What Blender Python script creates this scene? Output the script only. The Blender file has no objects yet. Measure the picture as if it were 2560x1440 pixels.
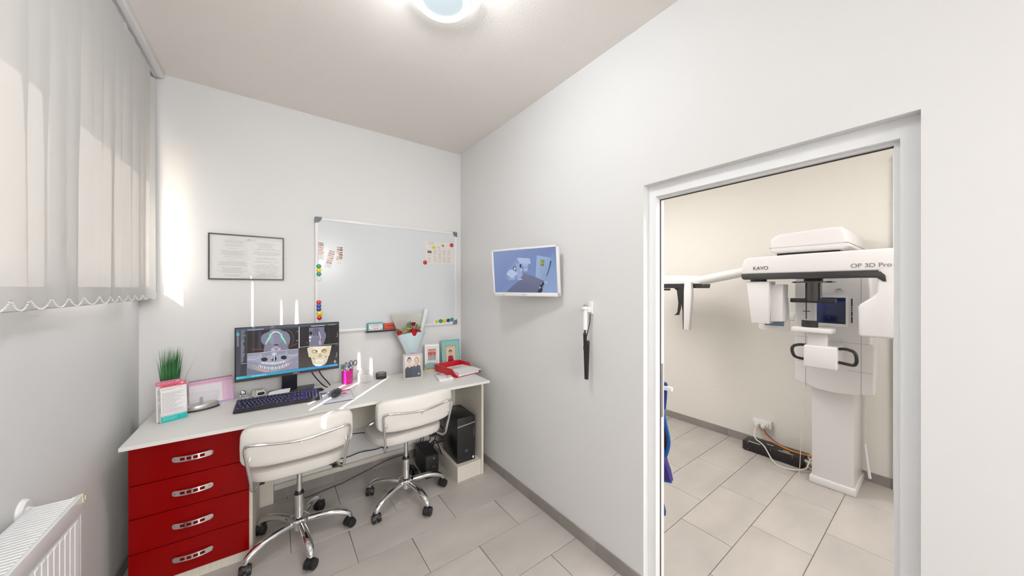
import bpy, bmesh, math, random
from mathutils import Matrix, Vector
random.seed(7)
R = math.radians
S = bpy.context.scene
C = S.collection

# ---------------------------------------------------------------- camera, world, sun, exposure
CAM = (0.0, 0.0, 1.5)
VIEW = (.5929, .8053, 0.0)
cd = bpy.data.cameras.new('camera'); cam = bpy.data.objects.new('camera', cd); C.objects.link(cam)
cam.location = CAM
cam.rotation_euler = (R(90), 0, math.atan2(-VIEW[0], VIEW[1]))
cd.sensor_width = 36.0; cd.lens = 36.0 * 811.0 / 2560.0; cd.clip_start = .02; cd.clip_end = 200
S.camera = cam
S.view_settings.view_transform = 'Standard'; S.view_settings.look = 'None'
S.view_settings.gamma = 1; S.view_settings.use_curve_mapping = False
S.view_settings.exposure = 0.68

w = bpy.data.worlds.new('sky'); S.world = w; w.use_nodes = True
nt = w.node_tree; bg = nt.nodes['Background']
sk = nt.nodes.new('ShaderNodeTexSky'); sk.sky_type = 'NISHITA'; sk.sun_disc = False
sk.sun_elevation = R(31); sk.sun_rotation = R(219); sk.air_density = 1.0; sk.dust_density = 2.0
nt.links.new(sk.outputs[0], bg.inputs[0]); bg.inputs[1].default_value = .45
sl = bpy.data.lights.new('sun', 'SUN'); sl.energy = 15; sl.angle = R(.5); sl.color = (1, .97, .92)
so = bpy.data.objects.new('sun', sl); C.objects.link(so)
SUND = Vector((.624 * math.cos(R(31)), .782 * math.cos(R(31)), -math.sin(R(31))))
so.rotation_euler = SUND.to_track_quat('-Z', 'Y').to_euler(); so.location = (-5, -5, 6)
def area(name, loc, sx, sy, e, col=(1, 1, 1), rot=(0, 0, 0)):
    l = bpy.data.lights.new(name, 'AREA'); l.shape = 'RECTANGLE'; l.size = sx; l.size_y = sy; l.energy = e; l.color = col
    o = bpy.data.objects.new(name, l); C.objects.link(o); o.location = loc; o.rotation_euler = rot; return o
def point(name, loc, rad, e, col):
    l = bpy.data.lights.new(name, 'POINT'); l.shadow_soft_size = rad; l.energy = e; l.color = col
    o = bpy.data.objects.new(name, l); C.objects.link(o); o.location = loc; return o
# added fill light in an unseen, made-up room behind the camera
area('rear_room_fill', (.42, -3.0, 2.3), 1.7, 1.1, 62, (1, .985, .97), (R(62), 0, 0))
# the ceiling fittings' own light: this room's round lamp, the scan room's ceiling panel; rear ones are added
area('ceiling_lamp_light', (.48, 1.155, 2.735), .28, .28, 3.5, (.96, .985, 1))
point('ceiling_lamp_glow', (.48, 1.155, 2.665), .05, 7, (.95, .985, 1))
point('rear_ceiling_fill', (.12, -1.05, 2.62), .12, 7.5, (1, .985, .97))  # added fill near the rear wall, out of view, to even the brightness
area('scan_room_light', (2.15, 2.1, 2.74), .9, .9, 20, (1, .985, .965))
area('scan_room_rear_fill', (2.15, -.85, 2.74), .9, .9, 22, (1, .98, .955))  # added second source, brightens the right side of the scan room

# ---------------------------------------------------------------- materials
def lin(c):
    if isinstance(c, str):
        c = tuple(int(c[i:i + 2], 16) for i in (0, 2, 4))
    c = [v / 255 for v in c]
    return tuple(v / 12.92 if v <= .04045 else ((v + .055) / 1.055) ** 2.4 for v in c)
MATS = {}
def mat(name, col, rough=.5, metal=0, spec=.5, alpha=1, em=None, es=0, coat=0, bump=None, noise=None, trans=0, sss=0, wood=None, rand=0):
    if name in MATS: return MATS[name]
    m = bpy.data.materials.new(name); m.use_nodes = True; t = m.node_tree; b = t.nodes['Principled BSDF']
    cl = lin(col) if not (isinstance(col, tuple) and max(col) <= 1.0) else col
    b.inputs['Base Color'].default_value = (*cl, 1); b.inputs['Roughness'].default_value = rough
    b.inputs['Metallic'].default_value = metal; b.inputs['Specular IOR Level'].default_value = spec
    b.inputs['Coat Weight'].default_value = coat; b.inputs['Coat Roughness'].default_value = .08
    if trans: b.inputs['Transmission Weight'].default_value = trans
    if em is not None:
        b.inputs['Emission Color'].default_value = (*(lin(em) if not (isinstance(em, tuple) and max(em) <= 1.0) else em), 1); b.inputs['Emission Strength'].default_value = es
    tc = None
    if bump or noise or wood or rand:
        tc = t.nodes.new('ShaderNodeTexCoord')
    if noise:      # (scale, amount, detail, stretch)
        sc, am, de, st = noise
        mp = t.nodes.new('ShaderNodeMapping'); mp.inputs['Scale'].default_value = st
        t.links.new(tc.outputs['Object'], mp.inputs[0])
        n = t.nodes.new('ShaderNodeTexNoise'); n.inputs['Scale'].default_value = sc; n.inputs['Detail'].default_value = de
        if rand:
            oi = t.nodes.new('ShaderNodeObjectInfo'); ad = t.nodes.new('ShaderNodeVectorMath'); ad.operation = 'ADD'
            cb = t.nodes.new('ShaderNodeVectorMath'); cb.operation = 'SCALE'; cb.inputs[0].default_value = (37, 19, 53)
            t.links.new(oi.outputs['Random'], cb.inputs['Scale'])
            t.links.new(mp.outputs[0], ad.inputs[0]); t.links.new(cb.outputs[0], ad.inputs[1]); t.links.new(ad.outputs[0], n.inputs['Vector'])
        else: t.links.new(mp.outputs[0], n.inputs['Vector'])
        mr = t.nodes.new('ShaderNodeMapRange'); mr.inputs[1].default_value = .3; mr.inputs[2].default_value = .7
        mr.inputs[3].default_value = 1 - am; mr.inputs[4].default_value = 1 + am
        t.links.new(n.outputs[0], mr.inputs[0])
        src = mr.outputs[0]
        if rand:
            m2 = t.nodes.new('ShaderNodeMapRange'); m2.inputs[3].default_value = 1 - rand; m2.inputs[4].default_value = 1 + rand
            t.links.new(oi.outputs['Random'], m2.inputs[0])
            mu = t.nodes.new('ShaderNodeMath'); mu.operation = 'MULTIPLY'; t.links.new(mr.outputs[0], mu.inputs[0]); t.links.new(m2.outputs[0], mu.inputs[1]); src = mu.outputs[0]
        vm = t.nodes.new('ShaderNodeVectorMath'); vm.operation = 'SCALE'; vm.inputs[0].default_value = cl
        t.links.new(src, vm.inputs['Scale']); t.links.new(vm.outputs[0], b.inputs['Base Color'])
    if bump:       # (scale, strength, distance, stretch)
        sc, stg, di, st = bump
        mp = t.nodes.new('ShaderNodeMapping'); mp.inputs['Scale'].default_value = st
        t.links.new(tc.outputs['Object'], mp.inputs[0])
        n = t.nodes.new('ShaderNodeTexNoise'); n.inputs['Scale'].default_value = sc; n.inputs['Detail'].default_value = 3
        t.links.new(mp.outputs[0], n.inputs['Vector'])
        bp = t.nodes.new('ShaderNodeBump'); bp.inputs['Strength'].default_value = stg; bp.inputs['Distance'].default_value = di
        t.links.new(n.outputs[0], bp.inputs['Height']); t.links.new(bp.outputs[0], b.inputs['Normal'])
    MATS[name] = m; return m
def clear(name, col, fac=.25, rough=.05, tint=(1, 1, 1)):
    # thin clear or tinted plastic / glass sheet: see-through with a glossy, faintly coloured film
    m = bpy.data.materials.new(name); m.use_nodes = True; t = m.node_tree; b = t.nodes['Principled BSDF']
    b.inputs['Base Color'].default_value = (*lin(col), 1); b.inputs['Roughness'].default_value = rough
    tr = t.nodes.new('ShaderNodeBsdfTransparent'); tr.inputs[0].default_value = (*tint, 1)
    mx = t.nodes.new('ShaderNodeMixShader'); mx.inputs[0].default_value = fac
    t.links.new(tr.outputs[0], mx.inputs[1]); t.links.new(b.outputs[0], mx.inputs[2])
    t.links.new(mx.outputs[0], t.nodes['Material Output'].inputs[0]); MATS[name] = m; return m
def picmat(name, emit=0, rough=.6, coat=0):
    m = bpy.data.materials.new(name); m.use_nodes = True; t = m.node_tree; b = t.nodes['Principled BSDF']
    a = t.nodes.new('ShaderNodeAttribute'); a.attribute_name = 'Col'
    b.inputs['Roughness'].default_value = rough; b.inputs['Coat Weight'].default_value = coat
    if emit:
        b.inputs['Base Color'].default_value = (.01, .01, .012, 1); t.links.new(a.outputs['Color'], b.inputs['Emission Color']); b.inputs['Emission Strength'].default_value = emit
    else: t.links.new(a.outputs['Color'], b.inputs['Base Color'])
    MATS[name] = m; return m

WALL = mat('painted_wall', (.775, .77, .765), .75, spec=.25, bump=(60, .12, .002, (1, 1, 1)))
WALLS = mat('scan_room_wall_covering', (.82, .79, .735), .7, spec=.3, bump=(55, .35, .003, (1, .5, 2.5)))
CEIL = mat('textured_ceiling_paint', (.88, .835, .795), .85, spec=.2, bump=(110, .28, .003, (1, 1, 1)))
GROUT = mat('grey_grout', (.16, .15, .135), .9)
GROUTL = mat('light_grout', (.55, .53, .50), .9)
TILE = mat('greige_porcelain_tile', (.50, .462, .428), .38, spec=.4, noise=(2.2, .10, 4, (1, 2.2, 1)), rand=.035, bump=(40, .04, .001, (1, 1, 1)))
TILES = mat('greige_skirting_tile', (.31, .28, .26), .45, noise=(5, .1, 3, (1, 1, 1)), rand=.03)
PVC = mat('white_pvc', (.86, .87, .88), .3)
GASK = mat('dark_gasket', (.06, .05, .05), .6)
WHITE = mat('white_gloss_plastic', (.84, .83, .82), .25)
MACH = mat('white_lacquered_housing', (.76, .74, .735), .3, coat=.2)
BLK = mat('black_plastic', (.016, .015, .016), .42)
BLKG = mat('glossy_black', (.01, .008, .01), .08, coat=1)
SEAM = mat('dark_seam', (.26, .25, .25), .7)
CHR = mat('chrome', (.82, .82, .83), .1, metal=1)
STEEL = mat('brushed_steel', (.6, .6, .6), .3, metal=1)
LEATH = mat('white_leatherette', (.80, .77, .725), .4, spec=.45, bump=(35, .08, .002, (1, 1, 1)))
TOP = mat('white_laminate_worktop', (.79, .775, .745), .38, noise=(18, .015, 4, (.15, 4, 1)))
CREAM = mat('cream_grained_laminate', (.74, .70, .61), .5, noise=(26, .05, 5, (5, 5, .15)), bump=(60, .05, .001, (5, 5, .2)))
CREAMH = mat('cream_grained_laminate_horizontal', (.70, .665, .59), .5, noise=(26, .06, 5, (.15, 3, 6)))
RED = mat('glossy_red_drawer_front', (.27, .0, .0005), .3, spec=.12, coat=.15)
REDP = mat('red_plastic', (.62, .012, .03), .3, coat=.3)
RAD = mat('white_radiator_enamel', (.86, .86, .86), .3)
YCAP = mat('yellowed_plastic', (.72, .66, .48), .4)
PRINT = picmat('printed_paper', 0, .55)
PRINTG = picmat('glossy_print', 0, .25, .3)
SCR = picmat('lit_screen', .62, .12)
SCRT = picmat('lit_television_screen', .48, .1)
PAPER = mat('white_paper', (.85, .84, .84), .6)
ACR = clear('clear_acrylic', 'f4f2f0', .30)
GLASS = clear('picture_glass', 'ffffff', .05, .02)
WGL = clear('window_glass', 'ffffff', .06, .01)
PINKC = clear('pink_translucent_metal', 'd0208c', .85, .2, (1, .3, .7))

# ---------------------------------------------------------------- geometry helpers
class G:
    def __init__(s): s.bm = bmesh.new(); s.smooth = False
    def _v(s, pts): return [s.bm.verts.new(p) for p in pts]
    def box(s, x0, x1, y0, y1, z0, z1, bev=0, seg=2, M=None):
        v = s._v([(x, y, z) for x in (x0, x1) for y in (y0, y1) for z in (z0, z1)])
        f = [s.bm.faces.new([v[i] for i in q]) for q in ((0, 1, 3, 2), (4, 6, 7, 5), (0, 4, 5, 1), (2, 3, 7, 6), (0, 2, 6, 4), (1, 5, 7, 3))]
        if bev:
            s.smooth = True
            ed = list({e for q in f for e in q.edges})
            r = bmesh.ops.bevel(s.bm, geom=ed, offset=bev, segments=seg, affect='EDGES', profile=.5)
            v = list({a for q in r['faces'] for a in q.verts} | {a for a in v if a.is_valid})
        if M is not None: bmesh.ops.transform(s.bm, matrix=M, verts=v)
        return s
    def prism(s, poly, axis, a0, a1, bev=0, seg=2):
        def P(p, a):
            if axis == 'x': return (a, p[0], p[1])
            if axis == 'y': return (p[0], a, p[1])
            return (p[0], p[1], a)
        n = len(poly); A = s._v([P(p, a0) for p in poly]); B = s._v([P(p, a1) for p in poly])
        fs = [s.bm.faces.new(A[::-1]), s.bm.faces.new(B)]
        fs += [s.bm.faces.new([A[i], A[(i + 1) % n], B[(i + 1) % n], B[i]]) for i in range(n)]
        bmesh.ops.recalc_face_normals(s.bm, faces=fs)
        if bev:
            s.smooth = True
            bmesh.ops.bevel(s.bm, geom=list(set(fs[0].edges) | set(fs[1].edges)), offset=bev, segments=seg, affect='EDGES', profile=.5)
        return s
    def quad(s, pts): s.bm.faces.new(s._v(pts)); return s
    def tube(s, pts, r, n=10, closed=False, ry=None):
        pts = [Vector(p) for p in pts]; N = len(pts); s.smooth = True
        rr = r if isinstance(r, (list, tuple)) else [r] * N
        r2 = ry if isinstance(ry, (list, tuple)) else ([ry] * N if ry else rr)
        tan = []
        for i in range(N):
            a = pts[(i - 1) % N] if (i or closed) else pts[0]; b = pts[(i + 1) % N] if (i < N - 1 or closed) else pts[-1]
            tan.append((b - a).normalized())
        up = Vector((0, 0, 1)) if abs(tan[0].z) < .9 else Vector((0, 1, 0))
        u = tan[0].cross(up).normalized(); rings = []
        for i in range(N):
            u = (u - tan[i] * u.dot(tan[i])).normalized(); v = tan[i].cross(u)
            rings.append(s._v([pts[i] + u * math.cos(2 * math.pi * k / n) * rr[i] + v * math.sin(2 * math.pi * k / n) * r2[i] for k in range(n)]))
        m = N if closed else N - 1
        for i in range(m):
            a, b = rings[i], rings[(i + 1) % N]
            for k in range(n): s.bm.faces.new([a[k], a[(k + 1) % n], b[(k + 1) % n], b[k]])
        if not closed:
            s.bm.faces.new(rings[0][::-1]); s.bm.faces.new(rings[-1])
        return s
    def cyl(s, p0, p1, r0, r1=None, n=24): return s.tube([p0, p1], [r0, r0 if r1 is None else r1], n)
    def lathe(s, prof, c=(0, 0, 0), n=28, sx=1, sy=1, cap=True):
        s.smooth = True; rings = []
        for r, z in prof: rings.append(s._v([(c[0] + math.cos(2 * math.pi * k / n) * r * sx, c[1] + math.sin(2 * math.pi * k / n) * r * sy, c[2] + z) for k in range(n)]))
        for a, b in zip(rings, rings[1:]):
            for k in range(n): s.bm.faces.new([a[k], a[(k + 1) % n], b[(k + 1) % n], b[k]])
        if cap: s.bm.faces.new(rings[0][::-1]); s.bm.faces.new(rings[-1])
        return s
    def sell(s, c, a, b, h, e1=.4, e2=.4, nu=32, nv=14, fn=None):
        s.smooth = True
        pw = lambda q, e: math.copysign(abs(q) ** e, q)
        rows = []
        for j in range(nv + 1):
            v = -math.pi / 2 + math.pi * j / nv; row = []
            for i in range(nu):
                u = 2 * math.pi * i / nu
                p = Vector((a * pw(math.cos(v), e1) * pw(math.cos(u), e2), b * pw(math.cos(v), e1) * pw(math.sin(u), e2), h * pw(math.sin(v), e1)))
                if fn: p = Vector(fn(*p))
                row.append(p + Vector(c))
            rows.append(s._v(row if 0 < j < nv else [sum(row, Vector()) / nu]))
        for j in range(nv):
            A, B = rows[j], rows[j + 1]
            for i in range(nu):
                k = (i + 1) % nu
                if len(A) == 1: s.bm.faces.new([A[0], B[k], B[i]])
                elif len(B) == 1: s.bm.faces.new([A[i], A[k], B[0]])
                else: s.bm.faces.new([A[i], A[k], B[k], B[i]])
        return s
    def grid(s, fn, nu, nv, thick=0):
        P = [[Vector(fn(i / nu, j / nv)) for i in range(nu + 1)] for j in range(nv + 1)]
        V = [s._v(r) for r in P]; s.smooth = True; fs = []
        for j in range(nv):
            for i in range(nu): fs.append(s.bm.faces.new([V[j][i], V[j][i + 1], V[j + 1][i + 1], V[j + 1][i]]))
        if thick: s.bm.normal_update(); bmesh.ops.solidify(s.bm, geom=fs, thickness=thick)
        return s
def spl(pts, n=8):
    P = [Vector(p) for p in pts]; out = []
    for i in range(len(P) - 1):
        a, b, c, d = P[max(i - 1, 0)], P[i], P[i + 1], P[min(i + 2, len(P) - 1)]
        for k in range(n):
            t = k / n; out.append(.5 * ((2 * b) + (c - a) * t + (2 * a - 5 * b + 4 * c - d) * t * t + (3 * b - a - 3 * c + d) * t ** 3))
    out.append(P[-1]); return out
WMx = {}
def reg(o, parent):
    M = Matrix.LocRotScale(o.location, o.rotation_euler, o.scale)
    WMx[o.name] = (WMx[parent.name] @ M) if parent else M
def obj(name, g, m, parent=None, world=True, me=None, loc=None):
    """one mesh object; geometry is written in world coordinates when world is True"""
    if me is None:
        if world and parent: bmesh.ops.transform(g.bm, matrix=WMx[parent.name].inverted(), verts=g.bm.verts)
        bmesh.ops.recalc_face_normals(g.bm, faces=g.bm.faces)
        me = bpy.data.meshes.new(name); g.bm.to_mesh(me); g.bm.free()
        if g.smooth:
            me.polygons.foreach_set('use_smooth', [True] * len(me.polygons)); me.set_sharp_from_angle(angle=R(38))
    if m: me.materials.append(m)
    o = bpy.data.objects.new(name, me); C.objects.link(o); o.parent = parent
    if loc: o.location = loc
    reg(o, parent); return o
def tag(o, label=None, cat=None, group=None, kind=None):
    if label: o['label'] = label
    if cat: o['category'] = cat
    if group: o['group'] = group
    if kind: o['kind'] = kind
    return o
def thing(name, label, cat, loc=(0, 0, 0), rz=0, group=None, kind=None):
    o = bpy.data.objects.new(name, None); C.objects.link(o); o.empty_display_size = .05
    o.location = loc; o.rotation_euler = (0, 0, rz); reg(o, None); return tag(o, label, cat, group, kind)
def dup(root, loc, rz, label):
    def cp(o, par):
        c = o.copy(); C.objects.link(c); c.parent = par
        for ch in [q for q in bpy.data.objects if q.parent == o]: cp(ch, c)
        return c
    r = cp(root, None); r.location = loc; r.rotation_euler = (0, 0, rz); r['label'] = label; return r
def struct(name, g, m): return tag(obj(name, g, m), kind='structure')
def textmesh(s, size, font_scale_x=1.0, align='CENTER'):
    cu = bpy.data.curves.new('t', 'FONT'); cu.body = s; cu.size = size; cu.align_x = align; cu.align_y = 'CENTER'; cu.extrude = .0004
    o = bpy.data.objects.new('t', cu); C.objects.link(o); dg = bpy.context.evaluated_depsgraph_get()
    me = bpy.data.meshes.new_from_object(o.evaluated_get(dg)); bpy.data.objects.remove(o); bpy.data.curves.remove(cu)
    me.materials.clear()
    return me
def text(name, s, size, m, parent, loc, rot, sx=1.0):
    """lettering standing on a surface, local to parent; rot turns the XY text plane"""
    me = textmesh(s, size); me.transform(Matrix.Rotation(rot[2], 4, 'Z') @ Matrix.Rotation(rot[1], 4, 'Y') @ Matrix.Rotation(rot[0], 4, 'X') @ Matrix.Diagonal((sx, 1, 1, 1)))
    return obj(name, None, m, parent, me=me, loc=loc)
class Pic:
    """flat print: coloured polygons in (u right, v down) 0..1, laid on a plane"""
    def __init__(s, W, H): s.W, s.H, s.p = W, H, []
    def poly(s, pts, col, L=1):
        cols = [lin(c) for c in col] if isinstance(col, list) else [lin(col)] * len(pts)
        s.p.append((pts, cols, L)); return s
    def rect(s, u0, v0, u1, v1, col, L=1): return s.poly([(u0, v1), (u1, v1), (u1, v0), (u0, v0)], col, L)
    def ell(s, u, v, a, b, col, L=1, n=18, a0=0, a1=360):
        return s.poly([(u + a * math.cos(R(a0 + (a1 - a0) * k / n)), v - b * math.sin(R(a0 + (a1 - a0) * k / n))) for k in range(n if a1 - a0 >= 360 else n + 1)], col, L)
    def line(s, pts, wd, col, L=1):
        asp = s.W / s.H
        for (a, b) in zip(pts, pts[1:]):
            dx, dy = b[0] - a[0], (b[1] - a[1]) / asp; l = math.hypot(dx, dy) or 1
            nx, ny = -dy / l * wd / 2, dx / l * wd / 2 * asp
            s.poly([(a[0] + nx, a[1] + ny), (b[0] + nx, b[1] + ny), (b[0] - nx, b[1] - ny), (a[0] - nx, a[1] - ny)], col, L)
        return s
    def textlines(s, u0, u1, v0, v1, n, col, h=.25, L=2, center=False, seed=1):
        rnd = random.Random(seed); dv = (v1 - v0) / n
        for i in range(n):
            if rnd.random() < .12: continue
            w_ = (u1 - u0) * rnd.uniform(.55, 1); a = (u0 + u1 - w_) / 2 if center else u0
            x = a
            while x < a + w_:
                q = min(rnd.uniform(.02, .08) * (u1 - u0) * 2, a + w_ - x); s.rect(x, v0 + i * dv, x + q * .85, v0 + (i + h) * dv, col, L); x += q
        return s
    def build(s, name, m, parent, M, off=.0003):
        """M maps local (x right, y up on the sheet, z out of it), origin at sheet centre, into parent space"""
        me = bpy.data.meshes.new(name); vs, fs, cs = [], [], []
        for pts, cols, L in s.p:
            i = len(vs); vs += [M @ Vector(((u - .5) * s.W, (.5 - v) * s.H, L * off)) for u, v in pts]
            ar = sum(pts[k][0] * pts[(k + 1) % len(pts)][1] - pts[(k + 1) % len(pts)][0] * pts[k][1] for k in range(len(pts)))
            idx = list(range(i, i + len(pts))); cl = list(cols)
            if ar > 0: idx.reverse(); cl.reverse()
            fs.append(idx); cs += cl
        me.from_pydata(vs, [], fs)
        at = me.color_attributes.new('Col', 'FLOAT_COLOR', 'CORNER')
        at.data.foreach_set('color', [q for c in cs for q in (*c, 1)])
        me.update(); return obj(name, None, m, parent, me=me)
FACEMY = Matrix.Rotation(R(90), 4, 'X')          # sheet upright, facing -Y
def T(*a): return Matrix.Translation(a)
def RX(a): return Matrix.Rotation(a, 4, 'X')
def RY(a): return Matrix.Rotation(a, 4, 'Y')
def RZ(a): return Matrix.Rotation(a, 4, 'Z')

# room extents
XL, XR, YB, ZC = -.637, 1.471, 2.843, 2.797
XR2, XF, YN, YB2 = 1.551, 3.73, -1.6, 3.1
DY0, DY1, DZ = .053, .904, 2.005
WY0, WY1, WZ0, WZ1, WX = .35, 2.72, 1.546, 2.46, -.90

# ---------------------------------------------------------------- floor with its tiles
fl = struct('floor', G().box(XL - .3, XF + .15, YN - .13, YB2 + .15, -.12, -.003), GROUT)
TW, TD, J = .588, .2925, .0032
y_rows = [1.633 + TD * k for k in range(-12, 6)]
full = None
for k, y0 in zip(range(-12, 6), y_rows):
    base = .670 if k % 2 == 0 else .376
    for n in range(-4, 7):
        x0 = base + TW * n
        a0, a1 = max(x0 + J / 2, XL), min(x0 + TW - J / 2, XF); b0, b1 = max(y0 + J / 2, YN), min(y0 + TD - J / 2, YB2)
        if a1 - a0 < .02 or b1 - b0 < .02: continue
        if a0 < XR and b0 > YB: continue
        if a0 < XR and b1 > YB and a1 < XR + .05: b1 = YB
        whole = abs(a1 - a0 - (TW - J)) < 1e-6 and abs(b1 - b0 - (TD - J)) < 1e-6
        if whole and full is None:
            full = obj('tile', G().box(-(TW - J) / 2, (TW - J) / 2, -(TD - J) / 2, (TD - J) / 2, -.012, 0, bev=.0012, seg=1), TILE, fl, world=False, loc=((a0 + a1) / 2, (b0 + b1) / 2, 0))
        elif whole: obj('tile', None, None, fl, me=full.data, loc=((a0 + a1) / 2, (b0 + b1) / 2, 0))
        else:
            cx, cy = (a0 + a1) / 2, (b0 + b1) / 2
            obj('tile', G().box(a0 - cx, a1 - cx, b0 - cy, b1 - cy, -.012, 0, bev=.0012, seg=1), TILE, fl, world=False, loc=(cx, cy, 0))

# ---------------------------------------------------------------- walls and ceilings
struct('wall_back', G().box(XL - .3, XR2, YB, YB + .12, 0, ZC), WALL)
g = G(); g.box(WX, XL, YN, WY0, 0, ZC).box(WX, XL, WY1, YB, 0, ZC).box(WX, XL, WY0, WY1, 0, WZ0).box(WX, XL, WY0, WY1, WZ1, ZC)
struct('wall_left', g, WALL)
g = G(); g.box(XR, XR2, YN, DY0, 0, ZC).box(XR, XR2, DY1, YB, 0, ZC).box(XR, XR2, DY0, DY1, DZ, ZC)
struct('wall_right', g, WALL)
g = G().box(XL - .3, -.45, YN - .12, YN, 0, ZC).box(1.3, XR2, YN - .12, YN, 0, ZC).box(-.45, 1.3, YN - .12, YN, 2.35, ZC)  # opening put in so the added fill light reaches this room
struct('wall_rear', g, WALL)
struct('floor_fill_room', G().box(-1.2, 2.0, -3.6, YN - .13, -.12, 0), TILE)  # unseen room made up around the fill light, keeps the sun out
g = G().box(-1.3, -1.2, -3.6, YN - .12, 0, ZC).box(2.0, 2.1, -3.6, YN - .12, 0, ZC).box(-1.3, 2.1, -3.7, -3.6, 0, ZC).box(-1.3, XL - .3, YN - .12, YN, 0, ZC).box(XR2, 2.1, YN - .12, YN - .1, 0, ZC)
struct('wall_fill_room', g, WALL)
struct('ceiling_fill_room', G().box(-1.3, 2.1, -3.7, YN - .12, ZC, ZC + .1), CEIL)
struct('wall_scan_far', G().box(XF, XF + .12, YN - .12, YB2 + .12, 0, ZC), WALLS)
struct('wall_scan_back', G().box(XR2, XF, YB2, YB2 + .12, 0, ZC), WALLS)
struct('wall_scan_rear', G().box(XR2, XF, YN - .12, YN, 0, ZC), WALLS)
struct('ceiling', G().box(XL - .3, XF + .12, YN - .12, YB2 + .12, ZC, ZC + .12), CEIL)

# tiled skirtings, piece by piece
def skirt(name, axis, fixed, a0, a1, joints, sgn, h=.071, t=.009):
    """axis: run direction; fixed: wall plane; sgn: side on which the tiles stand out"""
    js = [a0] + sorted(j for j in joints if a0 < j < a1) + [a1]
    lo, hi = sorted((fixed, fixed + sgn * (t - .003))); g = G()
    g.box(lo, hi, a0, a1, 0, h) if axis == 'y' else g.box(a0, a1, lo, hi, 0, h)
    b = struct(name, g, GROUTL)
    lo, hi = sorted((fixed, fixed + sgn * t))
    for p, q in zip(js, js[1:]):
        g = G(); p += .0012; q -= .0012
        if axis == 'y': g.box(lo, hi, p, q, .0005, h + .001, bev=.001, seg=1)
        else: g.box(p, q, lo, hi, .0005, h + .001, bev=.001, seg=1)
        obj('skirting_tile', g, TILES, b)
JR = [2.379 - .297 * k for k in range(-2, 14)]
skirt('baseboard_right', 'y', XR, DY1 + .004, YB - .01, JR, -1)
skirt('baseboard_right_near', 'y', XR, YN + .01, DY0 - .004, JR, -1)
skirt('baseboard_back', 'x', YB, XL + .01, XR - .01, [.078 + .2925 * k for k in range(-4, 6)], -1)
skirt('baseboard_left', 'y', XL, YN + .01, YB - .01, [2.6 - .297 * k for k in range(16)], 1)
skirt('baseboard_scan_far', 'y', XF, .262, YB2 - .01, [2.25 - .297 * k for k in range(-3, 12)], -1)
skirt('baseboard_scan_back', 'x', YB2, XR2 + .01, XF - .01, [1.7 + .297 * k for k in range(8)], -1)

# ---------------------------------------------------------------- window and its vertical blind
wf = struct('window_1', G().box(-.885, -.83, WY0, WY1, WZ1 - .06, WZ1).box(-.885, -.83, WY0, WY1, WZ0, WZ0 + .05)
            .box(-.885, -.83, WY0, WY0 + .06, WZ0 + .05, WZ1 - .06).box(-.885, -.83, WY1 - .06, WY1, WZ0 + .05, WZ1 - .06), PVC)
for my in (1.40, 2.20): obj('mullion', G().box(-.885, -.83, my - .045, my + .045, WZ0 + .05, WZ1 - .06), PVC, wf)
for a, b in ((WY0 + .06, 1.355), (1.445, 2.155), (2.245, WY1 - .06)):
    obj('pane', G().box(-.862, -.858, a - .005, b + .005, WZ0 + .045, WZ1 - .055), WGL, wf)
obj('window_sill', G().box(-.83, XL + .012, WY0, WY1, WZ0 - .0, WZ0 + .006), PVC, wf)

VANE = bpy.data.materials.new('blind_fabric'); VANE.use_nodes = True
t = VANE.node_tree; b_ = t.nodes['Principled BSDF']; b_.inputs['Base Color'].default_value = (.76, .74, .715, 1); b_.inputs['Roughness'].default_value = .85
tl = t.nodes.new('ShaderNodeBsdfTranslucent'); tl.inputs[0].default_value = (.66, .64, .62, 1)
mx = t.nodes.new('ShaderNodeMixShader'); mx.inputs[0].default_value = .24
t.links.new(b_.outputs[0], mx.inputs[1]); t.links.new(tl.outputs[0], mx.inputs[2]); t.links.new(mx.outputs[0], t.nodes['Material Output'].inputs[0])
CHAIN = mat('white_bead_chain', (.8, .79, .77), .4)
bl = thing('vertical_blind', 'white fabric vertical blind hanging in front of the high window', 'blind', (-.57, 1.6, 2.75))
g = G().box(-.572, -.528, .25, 2.81, 2.757, ZC, bev=.004)
tr = obj('head_rail', g, WHITE, bl)
obj('rail_slot', G().box(-.562, -.552, .25, 2.808, 2.7555, 2.7575), mat('grey_slot', (.5, .5, .56), .5), tr)
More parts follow.
